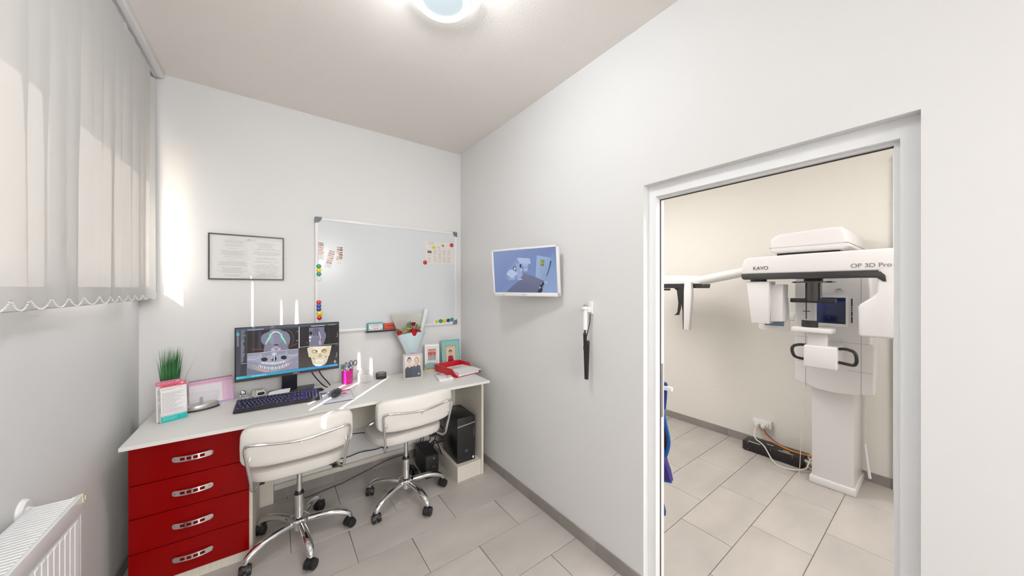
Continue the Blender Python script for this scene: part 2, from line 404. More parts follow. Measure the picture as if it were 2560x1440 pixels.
# vane edges along the wall (y); 's' marks a slit the sun comes through
B = [(2.690, ''), (2.594, ''), (2.498, ''), (2.384, ''), (2.275, 's'), (2.175, ''), (2.071, 's'), (1.960, 's'), (1.850, ''), (1.745, ''),
     (1.640, ''), (1.530, ''), (1.430, 's'), (1.316, 's'), (1.20, ''), (1.049, 's'), (.95, ''), (.84, ''), (.73, ''), (.62, ''), (.51, ''), (.40, ''), (.30, '')]
ZB, ZT = 1.435, 2.745
PHI = R(6); VX = -.568
pins = []
def vane(yc, wd, phi, xc=VX):
    dx, dy = math.sin(phi) * wd / 2, math.cos(phi) * wd / 2
    wob = [(random.uniform(-.002, .002), random.uniform(-.35, .35)) for _ in range(2)]
    def fn(u, v):
        s_ = (u - .5) * 2; cv = .004 * (1 - s_ * s_)
        ex = .011 * min(1, max(0, (ZB + (ZT - ZB) * v - 1.93) / .20)) * s_ if yc < 2.6 else 0
        fl_ = (1 - v) * .006 * math.sin(wob[0][1] * 9 + s_)
        return (xc + dx * s_ + cv * math.cos(phi) + fl_, yc + dy * s_ + ex - cv * math.sin(phi), ZB + (ZT - ZB) * v)
    vn = obj('vane', G().grid(fn, 6, 20, .0006), VANE, bl)
    def fh(u, v):
        p = Vector(fn(.02 + .96 * u, .002 + .05 * v)); return p + Vector((.0022 * math.cos(phi), -.0022 * math.sin(phi), 0))
    obj('hem_weight', G().grid(fh, 6, 2, .0006), VANE, vn)
    obj('hanger', G().box(xc - .004, xc + .004, yc - .014, yc + .014, ZT - .015, 2.757), WHITE, vn)
    return [(xc - dx, yc - dy), (xc + dx, yc + dy)]
for (y1, s1), (y0, s0) in zip(B, B[1:]):
    g1 = .0085; hi_ = y1 - (.009 if y1 < 1.1 else g1) if s1 else y1 + .008; lo_ = y0 + (.009 if y0 < 1.1 else g1) if s0 else y0 - .008
    if y1 == 2.690: hi_ = y1
    wd = (hi_ - lo_) / (math.cos(PHI) - 1.2536 * math.sin(PHI))
    pins.append(vane((hi_ + lo_) / 2, wd, PHI))
pins.insert(0, vane(2.768, .105, math.atan2(.624, .782), -.598))
# bead chains looping from vane to vane near the bottom
for a, b2 in zip(pins, pins[1:]):
    p, q = Vector((-.549, a[0][1] + .01, ZB + .034)), Vector((-.549, b2[0][1] + .01, ZB + .034))
    g = G(); n = max(6, int((p - q).length / .0062))
    for k in range(n + 1):
        u = k / n; c = p.lerp(q, u) + Vector((.004, 0, -.030 * 4 * u * (1 - u)))
        g.sell(c, .0024, .0024, .0024, 1, 1, 6, 4)
    obj('bead_chain', g, CHAIN, bl)

# ---------------------------------------------------------------- door opening frame, sliding leaf
fr = struct('door_1', G().box(1.509, XR2, DY1 - .042, DY1, 0, DZ).box(1.509, XR2, DY0, DY0 + .040, 0, DZ).box(1.509, XR2, DY0 + .04, DY1 - .042, DZ - .057, DZ), PVC)
obj('stop_strip', G().box(1.533, 1.5505, DY0 + .04, DY0 + .054, 0, DZ - .057).box(1.531, 1.5505, DY0 + .054, DY1 - .042, DZ - .066, DZ - .057), PVC, fr)
obj('gasket', G().box(1.547, 1.5525, DY1 - .0455, DY1 - .042, 0, DZ - .057).box(1.549, 1.5545, DY0 + .054, DY1 - .042, DZ - .07, DZ - .066), GASK, fr)
lf = struct('door_2', G().box(1.556, 1.598, .868, 1.72, .008, 2.03, bev=.002, seg=1), PVC)
tag(obj('lock_plate', G().box(1.5575, 1.585, .8655, .868, .85, 1.12, bev=.001, seg=1), STEEL, lf), 'brushed steel lock plate')
g = G().cyl((1.598, .95, .985), (1.648, .95, .985), .011).box(1.640, 1.658, .852, .962, .967, .990, bev=.004)
tag(obj('door_handle', g, WHITE, lf), 'white lever handle')
obj('floor_guide', G().box(1.56, 1.60, .84, .868, 0, .035, bev=.004), WHITE, lf)
g = G().box(3.70, 3.73, .17, .262, 0, 2.49).box(3.70, 3.73, -.75, -.66, 0, 2.49).box(3.70, 3.73, -.66, .17, 2.40, 2.49)
d3 = struct('door_3', g, PVC); obj('door_panel', G().box(3.715, 3.73, -.66, .17, 0, 2.40), PVC, d3)

# ---------------------------------------------------------------- ceiling lamp: three lobes
LC = Vector((.480, 1.155)); LD, LR = .185, .125
def lobes(shrink=0, n=96):
    out = []
    for k in range(n):
        th = 2 * math.pi * k / n; d = Vector((math.cos(th), math.sin(th))); best = .12 - shrink
        for a in (54, 174, 294):
            c = Vector((math.cos(R(a)), math.sin(R(a)))) * LD; bq = d.dot(c); dd = bq * bq - c.length_squared + (LR - shrink) ** 2
            if dd > 0: best = max(best, bq + math.sqrt(dd))
        out.append(best)
    sm = out
    for _ in range(2): sm = [(sm[i - 1] + 2 * sm[i] + sm[(i + 1) % n]) / 4 for i in range(n)]
    return [(LC.x + math.cos(2 * math.pi * k / n) * sm[k], LC.y + math.sin(2 * math.pi * k / n) * sm[k]) for k in range(n)]
lamp = thing('ceiling_lamp', 'white three-lobed LED lamp with a glowing rim on the ceiling', 'lamp', (LC.x, LC.y, ZC))
obj('lamp_body', G().prism(lobes(0), 'z', 2.748, 2.782), mat('lamp_housing', (.42, .47, .50), .4), lamp)
o1, o2 = lobes(.004), lobes(.032); g = G(); n = len(o1)
for z in (2.742,):
    A = g._v([(p[0], p[1], z) for p in o1]); Bv = g._v([(p[0], p[1], z) for p in o2]); A2 = g._v([(p[0], p[1], 2.7485) for p in o1]); B2 = g._v([(p[0], p[1], 2.7485) for p in o2])
    for i in range(n):
        k = (i + 1) % n; g.bm.faces.new([A[i], A[k], Bv[k], Bv[i]]); g.bm.faces.new([A2[i], A2[k], A[k], A[i]]); g.bm.faces.new([Bv[i], Bv[k], B2[k], B2[i]])
obj('rim_diffuser', g, mat('lit_rim', 'ffffff', em=(.95, 1, 1), es=2.2), lamp)
obj('centre_panel', G().prism(lobes(.033), 'z', 2.7455, 2.7478), mat('lit_centre', (.04, .045, .05), em=(.80, .92, .97), es=.46), lamp)
obj('lamp_collar', G().prism(lobes(.012), 'z', 2.782, 2.796), mat('lit_collar', 'ffffff', em=(.92, .98, 1), es=30), lamp)
for nm, lb, c in (('rear_fill_fitting', 'added white fill-light fitting on the ceiling near the rear wall', (.12, -1.05)), ('scan_room_panel', 'square white ceiling lamp panel of the scan room, far from the door', (2.15, 2.1)), ('scan_room_panel', 'added square white fill-light panel at the rear of the scan room', (2.15, -.85))):  # first and last are added fittings for the fill lights
    o = thing(nm, lb, 'lamp', (c[0], c[1], ZC)); obj('lamp_body', G().box(c[0] - .28, c[0] + .28, c[1] - .28, c[1] + .28, 2.755, ZC, bev=.01), WHITE, o)

# ---------------------------------------------------------------- radiator
rx0, rx1, ry0, ry1, rz1 = -.605, -.505, -.2, 1.684, .822
rad = thing('radiator', 'white steel panel radiator under the window on the left wall', 'radiator', (-.56, .8, .12))
g = G().box(rx1 - .012, rx1, ry0, ry1, .13, rz1 - .012, bev=.004).box(rx0, rx0 + .012, ry0, ry1, .13, rz1 - .012, bev=.004)
obj('panel', g, RAD, rad)
g = G(); k = 0
y = ry1 - .03
while y > ry0 + .03: g.box(rx1 - .002, rx1 + .0022, y - .0135, y + .0135, .17, rz1 - .066, bev=.0018, seg=1); y -= .0305
tag(obj('front_ribs', g, RAD, rad), kind='stuff')
obj('side_cover', G().box(rx0, rx1, ry1, ry1 + .004, .13, rz1 - .004).box(rx0, rx1, ry0 - .004, ry0, .13, rz1 - .004), RAD, rad)
g = G().box(rx0 - .001, rx0 + .009, ry0, ry1 + .004, rz1 - .02, rz1, bev=.002).box(rx1 - .009, rx1 + .0025, ry0, ry1 + .004, rz1 - .055, rz1, bev=.002)
obj('top_frame', g, RAD, rad)
y = ry1 - .004; first = None
for i in range(126):
    yy = y - .0147 * i
    if first is None: first = obj('grille_slat', G().box(rx0 + .008 + .555, rx1 - .008 + .555, -.0042, .0042, -.006, 0, bev=.0012, seg=1), RAD, rad, world=False, loc=(.0 + .56 - .555 - .0, yy - .8, rz1 - .12))
    else: obj('grille_slat', None, None, rad, me=first.data, loc=(.005, yy - .8, rz1 - .12))
tag(obj('bleed_valve', G().cyl((-.545, 1.695, .800), (-.526, 1.700, .802), .010, .012).cyl((-.526, 1.700, .802), (-.504, 1.705, .804), .0155, .0170).cyl((-.504, 1.705, .804), (-.501, 1.706, .804), .010, .008), YCAP, rad), 'yellowed valve cap')
g = G().cyl((XL, 1.735, .797), (XL + .006, 1.735, .797), .036, .035).cyl((XL + .006, 1.735, .797), (XL + .012, 1.735, .797), .035, .029).tube([(XL + .01, 1.735, .797), (-.61, 1.725, .795), (-.585, 1.69, .79)], .011)
obj('wall_rosette', g, RAD, rad)

# ---------------------------------------------------------------- desk: worktop, drawer cabinet, open frame
DA = math.atan2(2.134 - 2.216, 1.356 + .559); FX, FY, ZD = -.559, 2.216, .78
DM = T(FX, FY, 0) @ RZ(DA)
def D(s, d): v = DM @ Vector((s, d, 0)); return v.x, v.y
dk = thing('desk_worktop', 'long white laminate worktop running from wall to wall', 'desk', (.4, 2.48, ZD - .018))
bl_, br_ = D(.05, .6), D(1.917, .6)
obj('desktop', G().prism([(FX, FY), D(1.917, 0), (1.362, br_[1]), (FX + .002, 2.815)], 'z', ZD - .018, ZD, bev=.001, seg=1), TOP, dk)
dfr = thing('desk_support', 'cream laminate desk support with computer plinth at the right', 'desk support', (1.2, 2.5, 0))
def dbox(g, s0, s1, d0, d1, z0, z1, bev=.0008): return g.box(s0, s1, d0, d1, z0, z1, bev=bev, seg=1, M=DM)
obj('side_panel', G().box(1.352, 1.371, 2.251, 2.74, 0, ZD - .018, bev=.0008, seg=1), CREAM, dfr)
obj('modesty_panel', G().box(-.06, 1.352, 2.722, 2.740, .42, ZD - .018, bev=.0008, seg=1), CREAMH, dfr)
obj('rear_leg', G().box(-.105, .002, 2.80, 2.818, 0, ZD - .018, bev=.0008, seg=1), CREAM, dfr)
pl = obj('computer_plinth', G().box(1.143, 1.352, 2.258, 2.72, .10, .1185, bev=.0008, seg=1), CREAM, dfr)
obj('plinth_side', G().box(1.143, 1.158, 2.258, 2.72, 0, .10), CREAM, pl)
obj('plinth_front', G().box(1.159, 1.352, 2.259, 2.277, 0, .099), CREAM, pl)
cab = thing('drawer_cabinet', 'cream drawer cabinet with four glossy red drawers under the left end', 'cabinet', (-.33, 2.55, 0))
g = G(); cs0, cs1 = .0, .462
dbox(g, cs0, cs0 + .016, .118, .56, 0, ZD - .018); dbox(g, cs1 - .016, cs1, .118, .56, 0, ZD - .018); dbox(g, cs0 + .016, cs1 - .016, .54, .555, .0, ZD - .018)
dbox(g, cs0 + .016, cs1 - .016, .13, .54, .04, .055); dbox(g, cs0 + .016, cs1 - .016, .119, .135, 0, .056)
obj('cabinet_body', g, CREAM, cab)
zs = [.058, .2247, .393, .5527, .756]
for i in range(4):
    z0, z1 = zs[i] + .0015, zs[i + 1] - .0015
    dr = obj('drawer', dbox(G(), cs0 + .001, cs1 - .014, .10, .118, z0, z1, .0015), RED, cab)
    zc = (z0 + z1) / 2 - (.012 if i == 3 else 0); sc = .226; g = G()
    def HX(s): return .10 - .006 - .018 * (1 - ((s - sc) / .076) ** 2)
    def hb(s0, s1, z0_, z1_):
        n_ = 6
        for q in range(n_):
            a, b3 = s0 + (s1 - s0) * q / n_, s0 + (s1 - s0) * (q + 1) / n_
            v = g._v([(a, HX(a), z0_), (b3, HX(b3), z0_), (b3, HX(b3), z1_), (a, HX(a), z1_), (a, HX(a) + .006, z0_), (b3, HX(b3) + .006, z0_), (b3, HX(b3) + .006, z1_), (a, HX(a) + .006, z1_)])
            for f in ((0, 1, 2, 3), (5, 4, 7, 6), (3, 2, 6, 7), (4, 5, 1, 0), (0, 3, 7, 4), (1, 5, 6, 2)): g.bm.faces.new([v[j] for j in f])
    hb(sc - .05, sc + .05, zc + .007, zc + .0135); hb(sc - .05, sc + .05, zc - .0135, zc - .007)
    for e in (-1, 1):
        for q0, q1, hh_ in ((.046, .066, .0135), (.066, .070, .0128), (.070, .073, .0112), (.073, .0752, .0088), (.0752, .0766, .0055)): hb(*sorted((sc + e * q0, sc + e * q1)), zc - hh_, zc + hh_)
    for q in (-.0245, 0, .0245): hb(sc + q - .0035, sc + q + .0035, zc - .008, zc + .008)
    for e in (-1, 1): g.box(sc + e * .066 - .005, sc + e * .066 + .005, .088, .10, zc - .005, zc + .005)
    bmesh.ops.transform(g.bm, matrix=DM, verts=g.bm.verts)
    tag(obj('handle', g, CHR, dr), 'arched chrome handle')
tag(obj('cable_duct', G().box(.004, 1.14, 2.815, 2.842, .079, .112, bev=.002), CREAMH), 'slim cream cable duct along the back wall above the skirting', 'cable duct')

# ---------------------------------------------------------------- chairs
def make_chair():
    t_ = thing('office_chair', 'white leatherette swivel chair at the left, before the red drawers', 'chair', (0, 0, 0), 0, 'white swivel chairs at the desk')
    g = G().sell((0, .045, .485), .243, .215, .042, .45, .55, 40, 14, lambda x, y, z: (x * (1 - .10 * (y < 0) * (abs(y) / .215) ** 2), y, z + .02 * (y / .215) ** 2 * (y < 0) + (.006 if z > 0 else 0) * (1 - (x / .243) ** 2)))
    obj('seat', g, LEATH, t_, world=False)
    def bend(x, y, z):
        yy = y * (1.12 - .5 * (z / .105) ** 2 * .4); return (x, yy + .95 * x * x, z + .12 * x * x * (-1 if z < 0 else .1))
    g = G().sell((0, -.235, .697), .258, .034, .102, .38, .30, 56, 16, bend)
    bk = obj('backrest', g, LEATH, t_, world=False)
    BR = lambda x: (-.235 + .95 * x * x)
    # chrome hoop: up one side, across the back of the pad, down the other side
    pts = [(-.185, -.10, .452), (-.20, -.16, .452), (-.208, -.195, .475)] + [(-.208 - .026 * k / 6, -.200 - .046 * k / 6, .475 + .215 * k / 6) for k in range(1, 7)]
    pts += [(-.230, -.250, .716)] + [(x, BR(x) - .052 - .9 * max(0, abs(x) - .12) ** 1.5, .726 - .018 * (1 - (x / .2) ** 2)) for x in (-.205, -.15, -.10, -.05, 0, .05, .10, .15, .205)]
    pts += [(.230, -.250, .716)] + [(.234 - .026 * k / 6, -.246 + .046 * k / 6, .69 - .215 * k / 6) for k in range(0, 6)] + [(.208, -.195, .475), (.20, -.16, .452), (.185, -.10, .452)]
    hp = obj('back_frame', G().tube(spl(pts, 4), .0075, 10), CHR, t_, world=False)
    for x, z in ((0, .694), (-.215, .64), (.215, .64)):
        y = BR(x) - .040
        obj('bolt', G().cyl((x, y - .009, z), (x, y, z), .0062, n=16).box(x - .006, x + .006, y - .004, y + .006, z - .010, z + .016, bev=.001), CHR, hp, world=False)
    obj('seat_plate', G().box(-.10, .10, -.07, .13, .43, .447, bev=.003).box(-.16, .16, -.03, .0, .436, .450, bev=.003).box(-.19, -.16, -.10, .0, .440, .450, bev=.003).box(.16, .19, -.10, .0, .440, .450, bev=.003), BLK, t_, world=False)
    tag(obj('lever', G().tube([(.06, .0, .432), (.13, -.03, .428), (.17, -.045, .42)], [.006, .006, .006], 8).sell((.195, -.055, .412), .032, .013, .009, .8, .8, 14, 8), BLK, t_, world=False), 'black height lever')
    obj('piston', G().cyl((0, 0, .27), (0, 0, .432), .0135), CHR, t_, world=False)
    obj('piston_collar', G().cyl((0, 0, .283), (0, 0, .295), .026, .022), BLK, t_, world=False)
    obj('column', G().cyl((0, 0, .13), (0, 0, .286), .024), CHR, t_, world=False)
    obj('hub', G().lathe([(.034, .080), (.037, .083), (.037, .108), (.050, .116), (.052, .138), (.044, .148), (.027, .153)]), CHR, t_, world=False)
    for k in range(5):
        a = R(-81 + 72 * k); M = RZ(a)
        P = [(.03, 0, .118), (.09, 0, .123), (.15, 0, .122), (.20, 0, .113), (.238, 0, .098), (.262, 0, .080), (.270, 0, .062)]
        g = G().tube(spl(P, 4), [.018 + .006 * math.sin(i / 24 * math.pi) - .004 * i / 24 for i in range(25)], 12, ry=[.019 - .003 * i / 24 for i in range(25)])
        bmesh.ops.transform(g.bm, matrix=M, verts=g.bm.verts); lg = obj('leg', g, CHR, t_, world=False)
        g = G(); rot = R((35, -60, 80, 20, -30)[k])
        for e in (-1, 1): g.cyl((e * .007, 0, .0245), (e * .0225, 0, .0245), .0243, .0225, 20)
        g.prism([(-.008 + .027 * math.cos(q), .030 + .025 * math.sin(q)) for q in [R(v) for v in range(-20, 201, 22)]], 'x', -.012, .012)
        g.cyl((0, 0, .045), (0, 0, .068), .010)
        bmesh.ops.transform(g.bm, matrix=M @ T(.270, 0, 0) @ RZ(rot) @ Matrix.Scale(1.14, 4), verts=g.bm.verts)
        tag(obj('caster', g, BLK, lg, world=False), 'black twin-wheel caster')
    return t_
ch = make_chair(); ch.location = (.125, 2.30, 0); ch.rotation_euler = (0, 0, R(-1))
dup(ch, (.765, 2.318, 0), R(3), 'white leatherette swivel chair at the right, next to the black computer tower')

# ---------------------------------------------------------------- computer tower and UPS
pc = thing('computer_tower', 'black computer tower on the cream plinth at the right end', 'computer', (1.246, 2.44, .119), R(-3))
px0, px1, py0, py1, ph = -.0785, .0785, -.145, .145, .353
obj('case', G().box(px0, px1, py0 + .012, py1, 0, ph, bev=.003), mat('satin_black_metal', (.012, .011, .013), .3), pc, world=False)
fc = obj('front_bezel', G().box(px0 + .001, px1 - .001, py0, py0 + .013, 0, ph, bev=.003), BLK, pc, world=False)
g = G()
for i in range(26): g.box(px0 + .006 + i * .0057, px0 + .0085 + i * .0057, py0 - .0018, py0 + .001, .012, ph - .075)
tag(obj('front_grille', g, mat('grille_black', (.035, .033, .034), .5), fc, world=False), kind='stuff')
obj('silver_strip', G().prism([(px0 + .003, ph - .062), (px1 - .003, ph - .048), (px1 - .003, ph - .055), (px0 + .003, ph - .072)], 'y', py0 - .0025, py0 + .001), STEEL, fc, world=False)
lg = obj('logo_ring', G().tube([(.0 + .0115 * math.cos(2 * math.pi * k / 24), py0 - .003, .088 + .0115 * math.sin(2 * math.pi * k / 24)) for k in range(24)], .0011, 6, closed=True), STEEL, fc, world=False)
text('logo_text', 'DELL', .0085, STEEL, fc, (0, py0 - .0025, .088), (R(90), 0, 0))
obj('sticker', G().box(px1 - .026, px1 - .012, py0 - .0028, py0 - .001, .014, .032), PAPER, fc, world=False)
g = G()
for i in range(4): g.box(px1 - .018, px1 - .011, py0 - .003, py0 - .001, .19 + i * .018, .20 + i * .018)
obj('front_ports', g, mat('port_grey', (.18, .18, .19), .4), fc, world=False)
ups = thing('battery_backup', 'small black battery backup unit on the floor left of the plinth', 'power unit', (1.018, 2.565, 0), R(-3))
obj('case', G().box(-.0535, .0535, -.118, .14, .008, .18, bev=.004), mat('matte_black', (.012, .012, .014), .5), ups, world=False)
uf = obj('front_panel', G().box(-.052, .052, -.132, -.117, .006, .179, bev=.004), BLK, ups, world=False)
obj('power_button', G().cyl((.012, -.136, .155), (.012, -.131, .155), .006, n=16), STEEL, uf, world=False)
text('logo_text', 'APC', .014, STEEL, uf, (.012, -.1325, .088), (R(90), 0, 0))
obj('sticker', G().box(.012, .026, -.1335, -.1315, .008, .018), mat('pale_yellow', (.7, .65, .4), .5), uf, world=False)
for x in (-.042, .042):
    for y in (-.11, .12): obj('foot', G().cyl((x, y, 0), (x, y, .009), .008), BLK, ups, world=False)
cbl = lambda nm, lb, pts, r, m, gp=None: tag(obj(nm, G().tube(spl(pts, 8), r, 8), m), lb, 'cable', gp)
cbl('cable', 'black cable from behind the desk panel down to the right chair', [(.19, 2.80, .44), (.25, 2.80, .40), (.31, 2.81, .375), (.40, 2.81, .36), (.58, 2.80, .34), (.76, 2.79, .30)], .0035, BLK)
cbl('cable', 'black cable looping low across the back wall', [(.16, 2.72, .42), (.21, 2.72, .35), (.25, 2.74, .27), (.38, 2.78, .20), (.47, 2.79, .185), (.56, 2.78, .2), (.70, 2.78, .19), (.83, 2.77, .235), (.95, 2.74, .21)], .0035, BLK)
cbl('cable', 'thin black cable lying on the floor tiles in front of the skirting', [(.13, 2.66, .17), (.135, 2.67, .10), (.17, 2.70, .03), (.24, 2.74, .005), (.33, 2.76, .004), (.45, 2.78, .006), (.62, 2.80, .03), (.80, 2.79, .07), (.93, 2.72, .10)], .0028, BLK)
for i, (pts) in enumerate([[(1.01, 2.71, .16), (1.05, 2.74, .22), (1.10, 2.72, .28), (1.13, 2.65, .23), (1.12, 2.68, .15)], [(1.03, 2.71, .12), (1.09, 2.75, .30), (1.14, 2.73, .33), (1.18, 2.70, .30), (1.20, 2.60, .26)],
                           [(1.06, 2.70, .14), (1.10, 2.69, .20), (1.07, 2.72, .26), (1.12, 2.70, .24), (1.19, 2.62, .20)], [(1.05, 2.70, .10), (1.11, 2.62, .20), (1.125, 2.55, .15), (1.12, 2.50, .13)]]):
    cbl('cable', ('thick black power cable rising from the battery backup in a high loop', 'black power cable running from the battery backup to the back of the tower',
                  'black power cable zigzagging low between the battery backup and the tower', 'short black power cable drooping over the edge of the cream plinth')[i], pts, .0042, BLK, 'tangled cables behind the computer')
g = G().box(.895, .925, 2.50, 2.62, .0, .06, bev=.008)
pst = tag(obj('plug_adapter', g, BLK), 'black plug adapter on the floor beside the battery backup', 'adapter')

# ---------------------------------------------------------------- monitor
mo = thing('monitor', 'black widescreen monitor showing dental scans on the desk', 'monitor', (.0995, 2.67, ZD), R(3.6))
MW, MH, MZ = .588, .342, 1.0787 - ZD + .0
obj('screen_housing', G().box(-MW / 2, MW / 2, 0, .028, MZ - MH / 2, MZ + MH / 2, bev=.003), BLK, mo, world=False)
obj('housing_back', G().box(-.17, .17, .026, .052, MZ - .12, MZ + .10, bev=.01), BLK, mo, world=False)
obj('bottom_bezel', G().box(-MW / 2 + .002, MW / 2 - .002, -.0015, 0, MZ - MH / 2 + .001, MZ - MH / 2 + .018), mat('bezel_grey', (.035, .032, .032), .5), mo, world=False)
text('logo_text', 'DELL', .0125, STEEL, mo, (.03, -.0022, MZ - MH / 2 + .0095), (R(90), 0, 0), 1.4)
SWd, SHt = MW - .014, MH - .026
p = Pic(SWd, SHt)
def mp(x, y):
    u = (x - 150) / 2060; tp = 180 - 95 * u; bt = 1205 - 245 * u; return (u, (y - tp) / (bt - tp))
PL = lambda pts, c, L=2: p.poly([mp(*q) for q in pts], c, L)
def EL(x, y, a, b, c, L=3, n=18, a0=0, a1=360): p.poly([mp(x + a * math.cos(R(a0 + (a1 - a0) * k / n)), y - b * math.sin(R(a0 + (a1 - a0) * k / n))) for k in range(n if a1 - a0 >= 360 else n + 1)], c, L)
def LN(pts, wd, c, L=4): p.line([mp(*q) for q in pts], wd / 2060, c, L)
p.rect(0, 0, 1, 1, '3a3c46', 0)
p.rect(0, 0, 1, .022, '4d5a70', 1); p.rect(.70, .03, .85, .045, 'c8ccd4', 2); p.rect(.88, .028, .97, .04, '9aa0ac', 2)
p.rect(0, .022, .035, .945, '3c3e48', 1); p.rect(.036, .022, .09, .945, '2f3039', 1)
p.rect(.002, .085, .03, .13, '2aa0b4', 2)
for i in range(14): p.rect(.008, .05 + i * .022, .024, .058 + i * .022, 'aeb4bf', 3)
for i in range(34): p.rect(.04, .03 + i * .019, .04 + (.045 if i < 12 else .036) * random.uniform(.5, 1), .04 + i * .019, '9096a4' if i > 9 else '7c8598', 2)
p.rect(.04, .69, .088, .70, 'a8adb8', 2); p.rect(.04, .71, .088, .78, '262730', 2)
p.rect(.095, .024, .24, .044, '8c98ac', 2)
p.rect(.095, .055, .572, .505, '1d1315', 1); p.rect(.583, .045, 1, .475, '1c1416', 1); p.rect(.574, .035, .582, .50, 'e4e6ec', 3); p.rect(.57, .475, 1, .484, 'b4b6be', 2)
p.rect(.095, .507, .572, .517, 'd5d7dd', 2); p.rect(.093, .52, .572, .94, '8a8c9e', 1)
p.poly([(.575, .485), (1, .485), (1, .945), (.575, .945)], ['2e2624', '1c1718', '3e3a36', '4a423e'], 1)
p.poly([(0, .945), (1, .945), (1, 1), (0, 1)][::-1], ['1faab8', '2e9fcc', '3c78d8', '25a8c0'], 2)
for i in range(7): p.rect(.135 + i * .0195, .962, .145 + i * .0195, .982, 'a5e8ee', 3)
p.rect(.01, .965, .02, .985, '8de4ec', 3); p.rect(.03, .97, .065, .982, '6fd2dc', 3); p.rect(.90, .965, .99, .975, '8fd6e6', 3)
# axial slice: jaw outline, arch of teeth, green jaw bone
PL([(640, 640), (660, 520), (610, 470), (585, 400), (600, 330), (650, 280), (740, 245), (770, 215), (860, 195), (960, 200), (1010, 235), (1080, 250), (1140, 310), (1160, 400), (1140, 500), (1105, 560), (1130, 600), (1130, 615), (640, 655)], '7c7a90', 2)
EL(870, 400, 150, 110, '86849a', 3)
for sx_ in (-1, 1):
    cx = 875
    PL([(cx + sx_ * 75, 275), (cx + sx_ * 115, 285), (cx + sx_ * 130, 340), (cx + sx_ * 175, 420), (cx + sx_ * 200, 480), (cx + sx_ * 190, 515), (cx + sx_ * 150, 440), (cx + sx_ * 95, 360)], '86e0bd', 4)
    PL([(cx + sx_ * 110, 345), (cx + sx_ * 130, 370), (cx + sx_ * 160, 430), (cx + sx_ * 130, 400)], 'b8f0d8', 5)
for k in range(11):
    a = R(25 + 13 * k); EL(875 + 78 * math.cos(a), 300 - 50 * math.sin(a), 13, 15, 'd6d4de', 5, 10)
EL(880, 505, 48, 22, '181218', 4, 12, 180, 360)
LN([(410, 595), (620, 603), (1120, 560), (1310, 495)], 7, 'b4643c', 5)
PL([(780, 600), (830, 570), (880, 550), (930, 570), (975, 590), (960, 625), (790, 635)], 'b9b6c4', 4); EL(880, 600, 40, 22, '84819a', 5)
LN([(1110, 215), (1170, 250), (1215, 330), (1225, 420), (1190, 500)], 5, '8a7c8c', 3)
LN([(1280, 438), (1325, 436)], 8, 'd8d8dc', 5); p.rect(.555, .12, .57, .135, '28a0b0', 3)
PL([(550, 235), (600, 232), (590, 600), (545, 605)], '2f3450', 2)
# coronal slice
PL([(1552, 180), (1890, 165), (1885, 240), (1925, 310), (1930, 360), (1900, 440), (1870, 520), (1830, 550), (1552, 575)], '75748a', 2)
EL(1588, 290, 34, 38, '0c0a0c', 4)
for q in [[(1660, 200), (1640, 250), (1665, 290), (1640, 330), (1670, 345)], [(1730, 190), (1715, 250), (1740, 300), (1725, 345), (1750, 330)], [(1690, 190), (1692, 350)], [(1760, 200), (1745, 250)]]: LN(q, 12, '221c24', 4)
LN([(1770, 270), (1790, 330), (1800, 390), (1790, 410)], 16, 'd8d6de', 4); EL(1575, 375, 28, 22, 'e4e2e8', 4); EL(1570, 440, 18, 26, 'cfccd6', 4)
LN([(1600, 350), (1760, 345)], 8, 'b4b2c0', 4); LN([(1560, 400), (1780, 395)], 4, '8c8a9e', 4)
EL(1793, 485, 26, 42, 'e6dce2', 4); EL(1793, 488, 14, 28, '75748a', 5); EL(1825, 465, 16, 20, 'c8404c', 5)
LN([(1972, 180), (1985, 530)], 4, '56525c', 3); EL(1505, 478, 12, 7, 'd88850', 3, 8); LN([(2195, 280), (2195, 362), (2165, 366)], 6, 'd2d2d6', 4)
p.rect(.965, .505, 1, .515, '1f90a8', 3)
# panoramic image
PL([(345, 740), (560, 700), (600, 690), (600, 750), (1080, 690), (1090, 730), (1300, 700), (1320, 760), (1200, 800), (1100, 870), (900, 900), (620, 900), (480, 850), (345, 830)], '9c9eb2', 2)
LN([(345, 815), (380, 790), (470, 810), (595, 745), (600, 690)], 9, 'c8c8d4', 3); LN([(1085, 650), (1085, 700), (1180, 745), (1270, 730), (1320, 700)], 9, 'c8c8d4', 3)
EL(655, 808, 62, 42, '1c1418', 4); EL(1030, 778, 60, 40, '1c1418', 4)
PL([(830, 740), (815, 800), (780, 820), (800, 845), (830, 840)], '231b22', 4); PL([(855, 730), (850, 850), (880, 835), (890, 790)], '231b22', 4)
LN([(840, 660), (845, 840)], 14, 'd6d6e0', 5); PL([(790, 690), (900, 670), (870, 720), (810, 725)], 'c4c4d2', 4)
for k in range(17):
    q = k / 16; x = 610 + 440 * q; yt = 870 + 28 * math.sin(math.pi * q) - 20 * q
    PL([(x - 11, yt - 14), (x + 11, yt - 14), (x + 9, yt + 30), (x - 9, yt + 30)], 'dadbe6' if k % 2 else 'c6c7d6', 5)
    x2 = 555 + 560 * q; yb = 935 + 70 * math.sin(math.pi * q) - 30 * q
    PL([(x2 - 12, yb - 22), (x2 + 12, yb - 22), (x2 + 6, yb + 40), (x2 - 6, yb + 40)], 'e2e3ec' if k % 2 else 'bfc1d0', 5)
LN([(480, 925), (540, 985), (640, 1030), (740, 1045)], 26, 'd69a86', 4); LN([(950, 1000), (1060, 965), (1140, 915), (1190, 860)], 24, 'd69a86', 4)
LN([(430, 900), (470, 980), (600, 1040), (760, 1065), (900, 1055)], 8, 'b9bcca', 3)
PL([(335, 1115), (335, 960), (430, 1010), (640, 1075), (640, 1090)], '6c6c80', 2)
LN([(1270, 868), (1320, 866)], 5, 'dcdce2', 4)
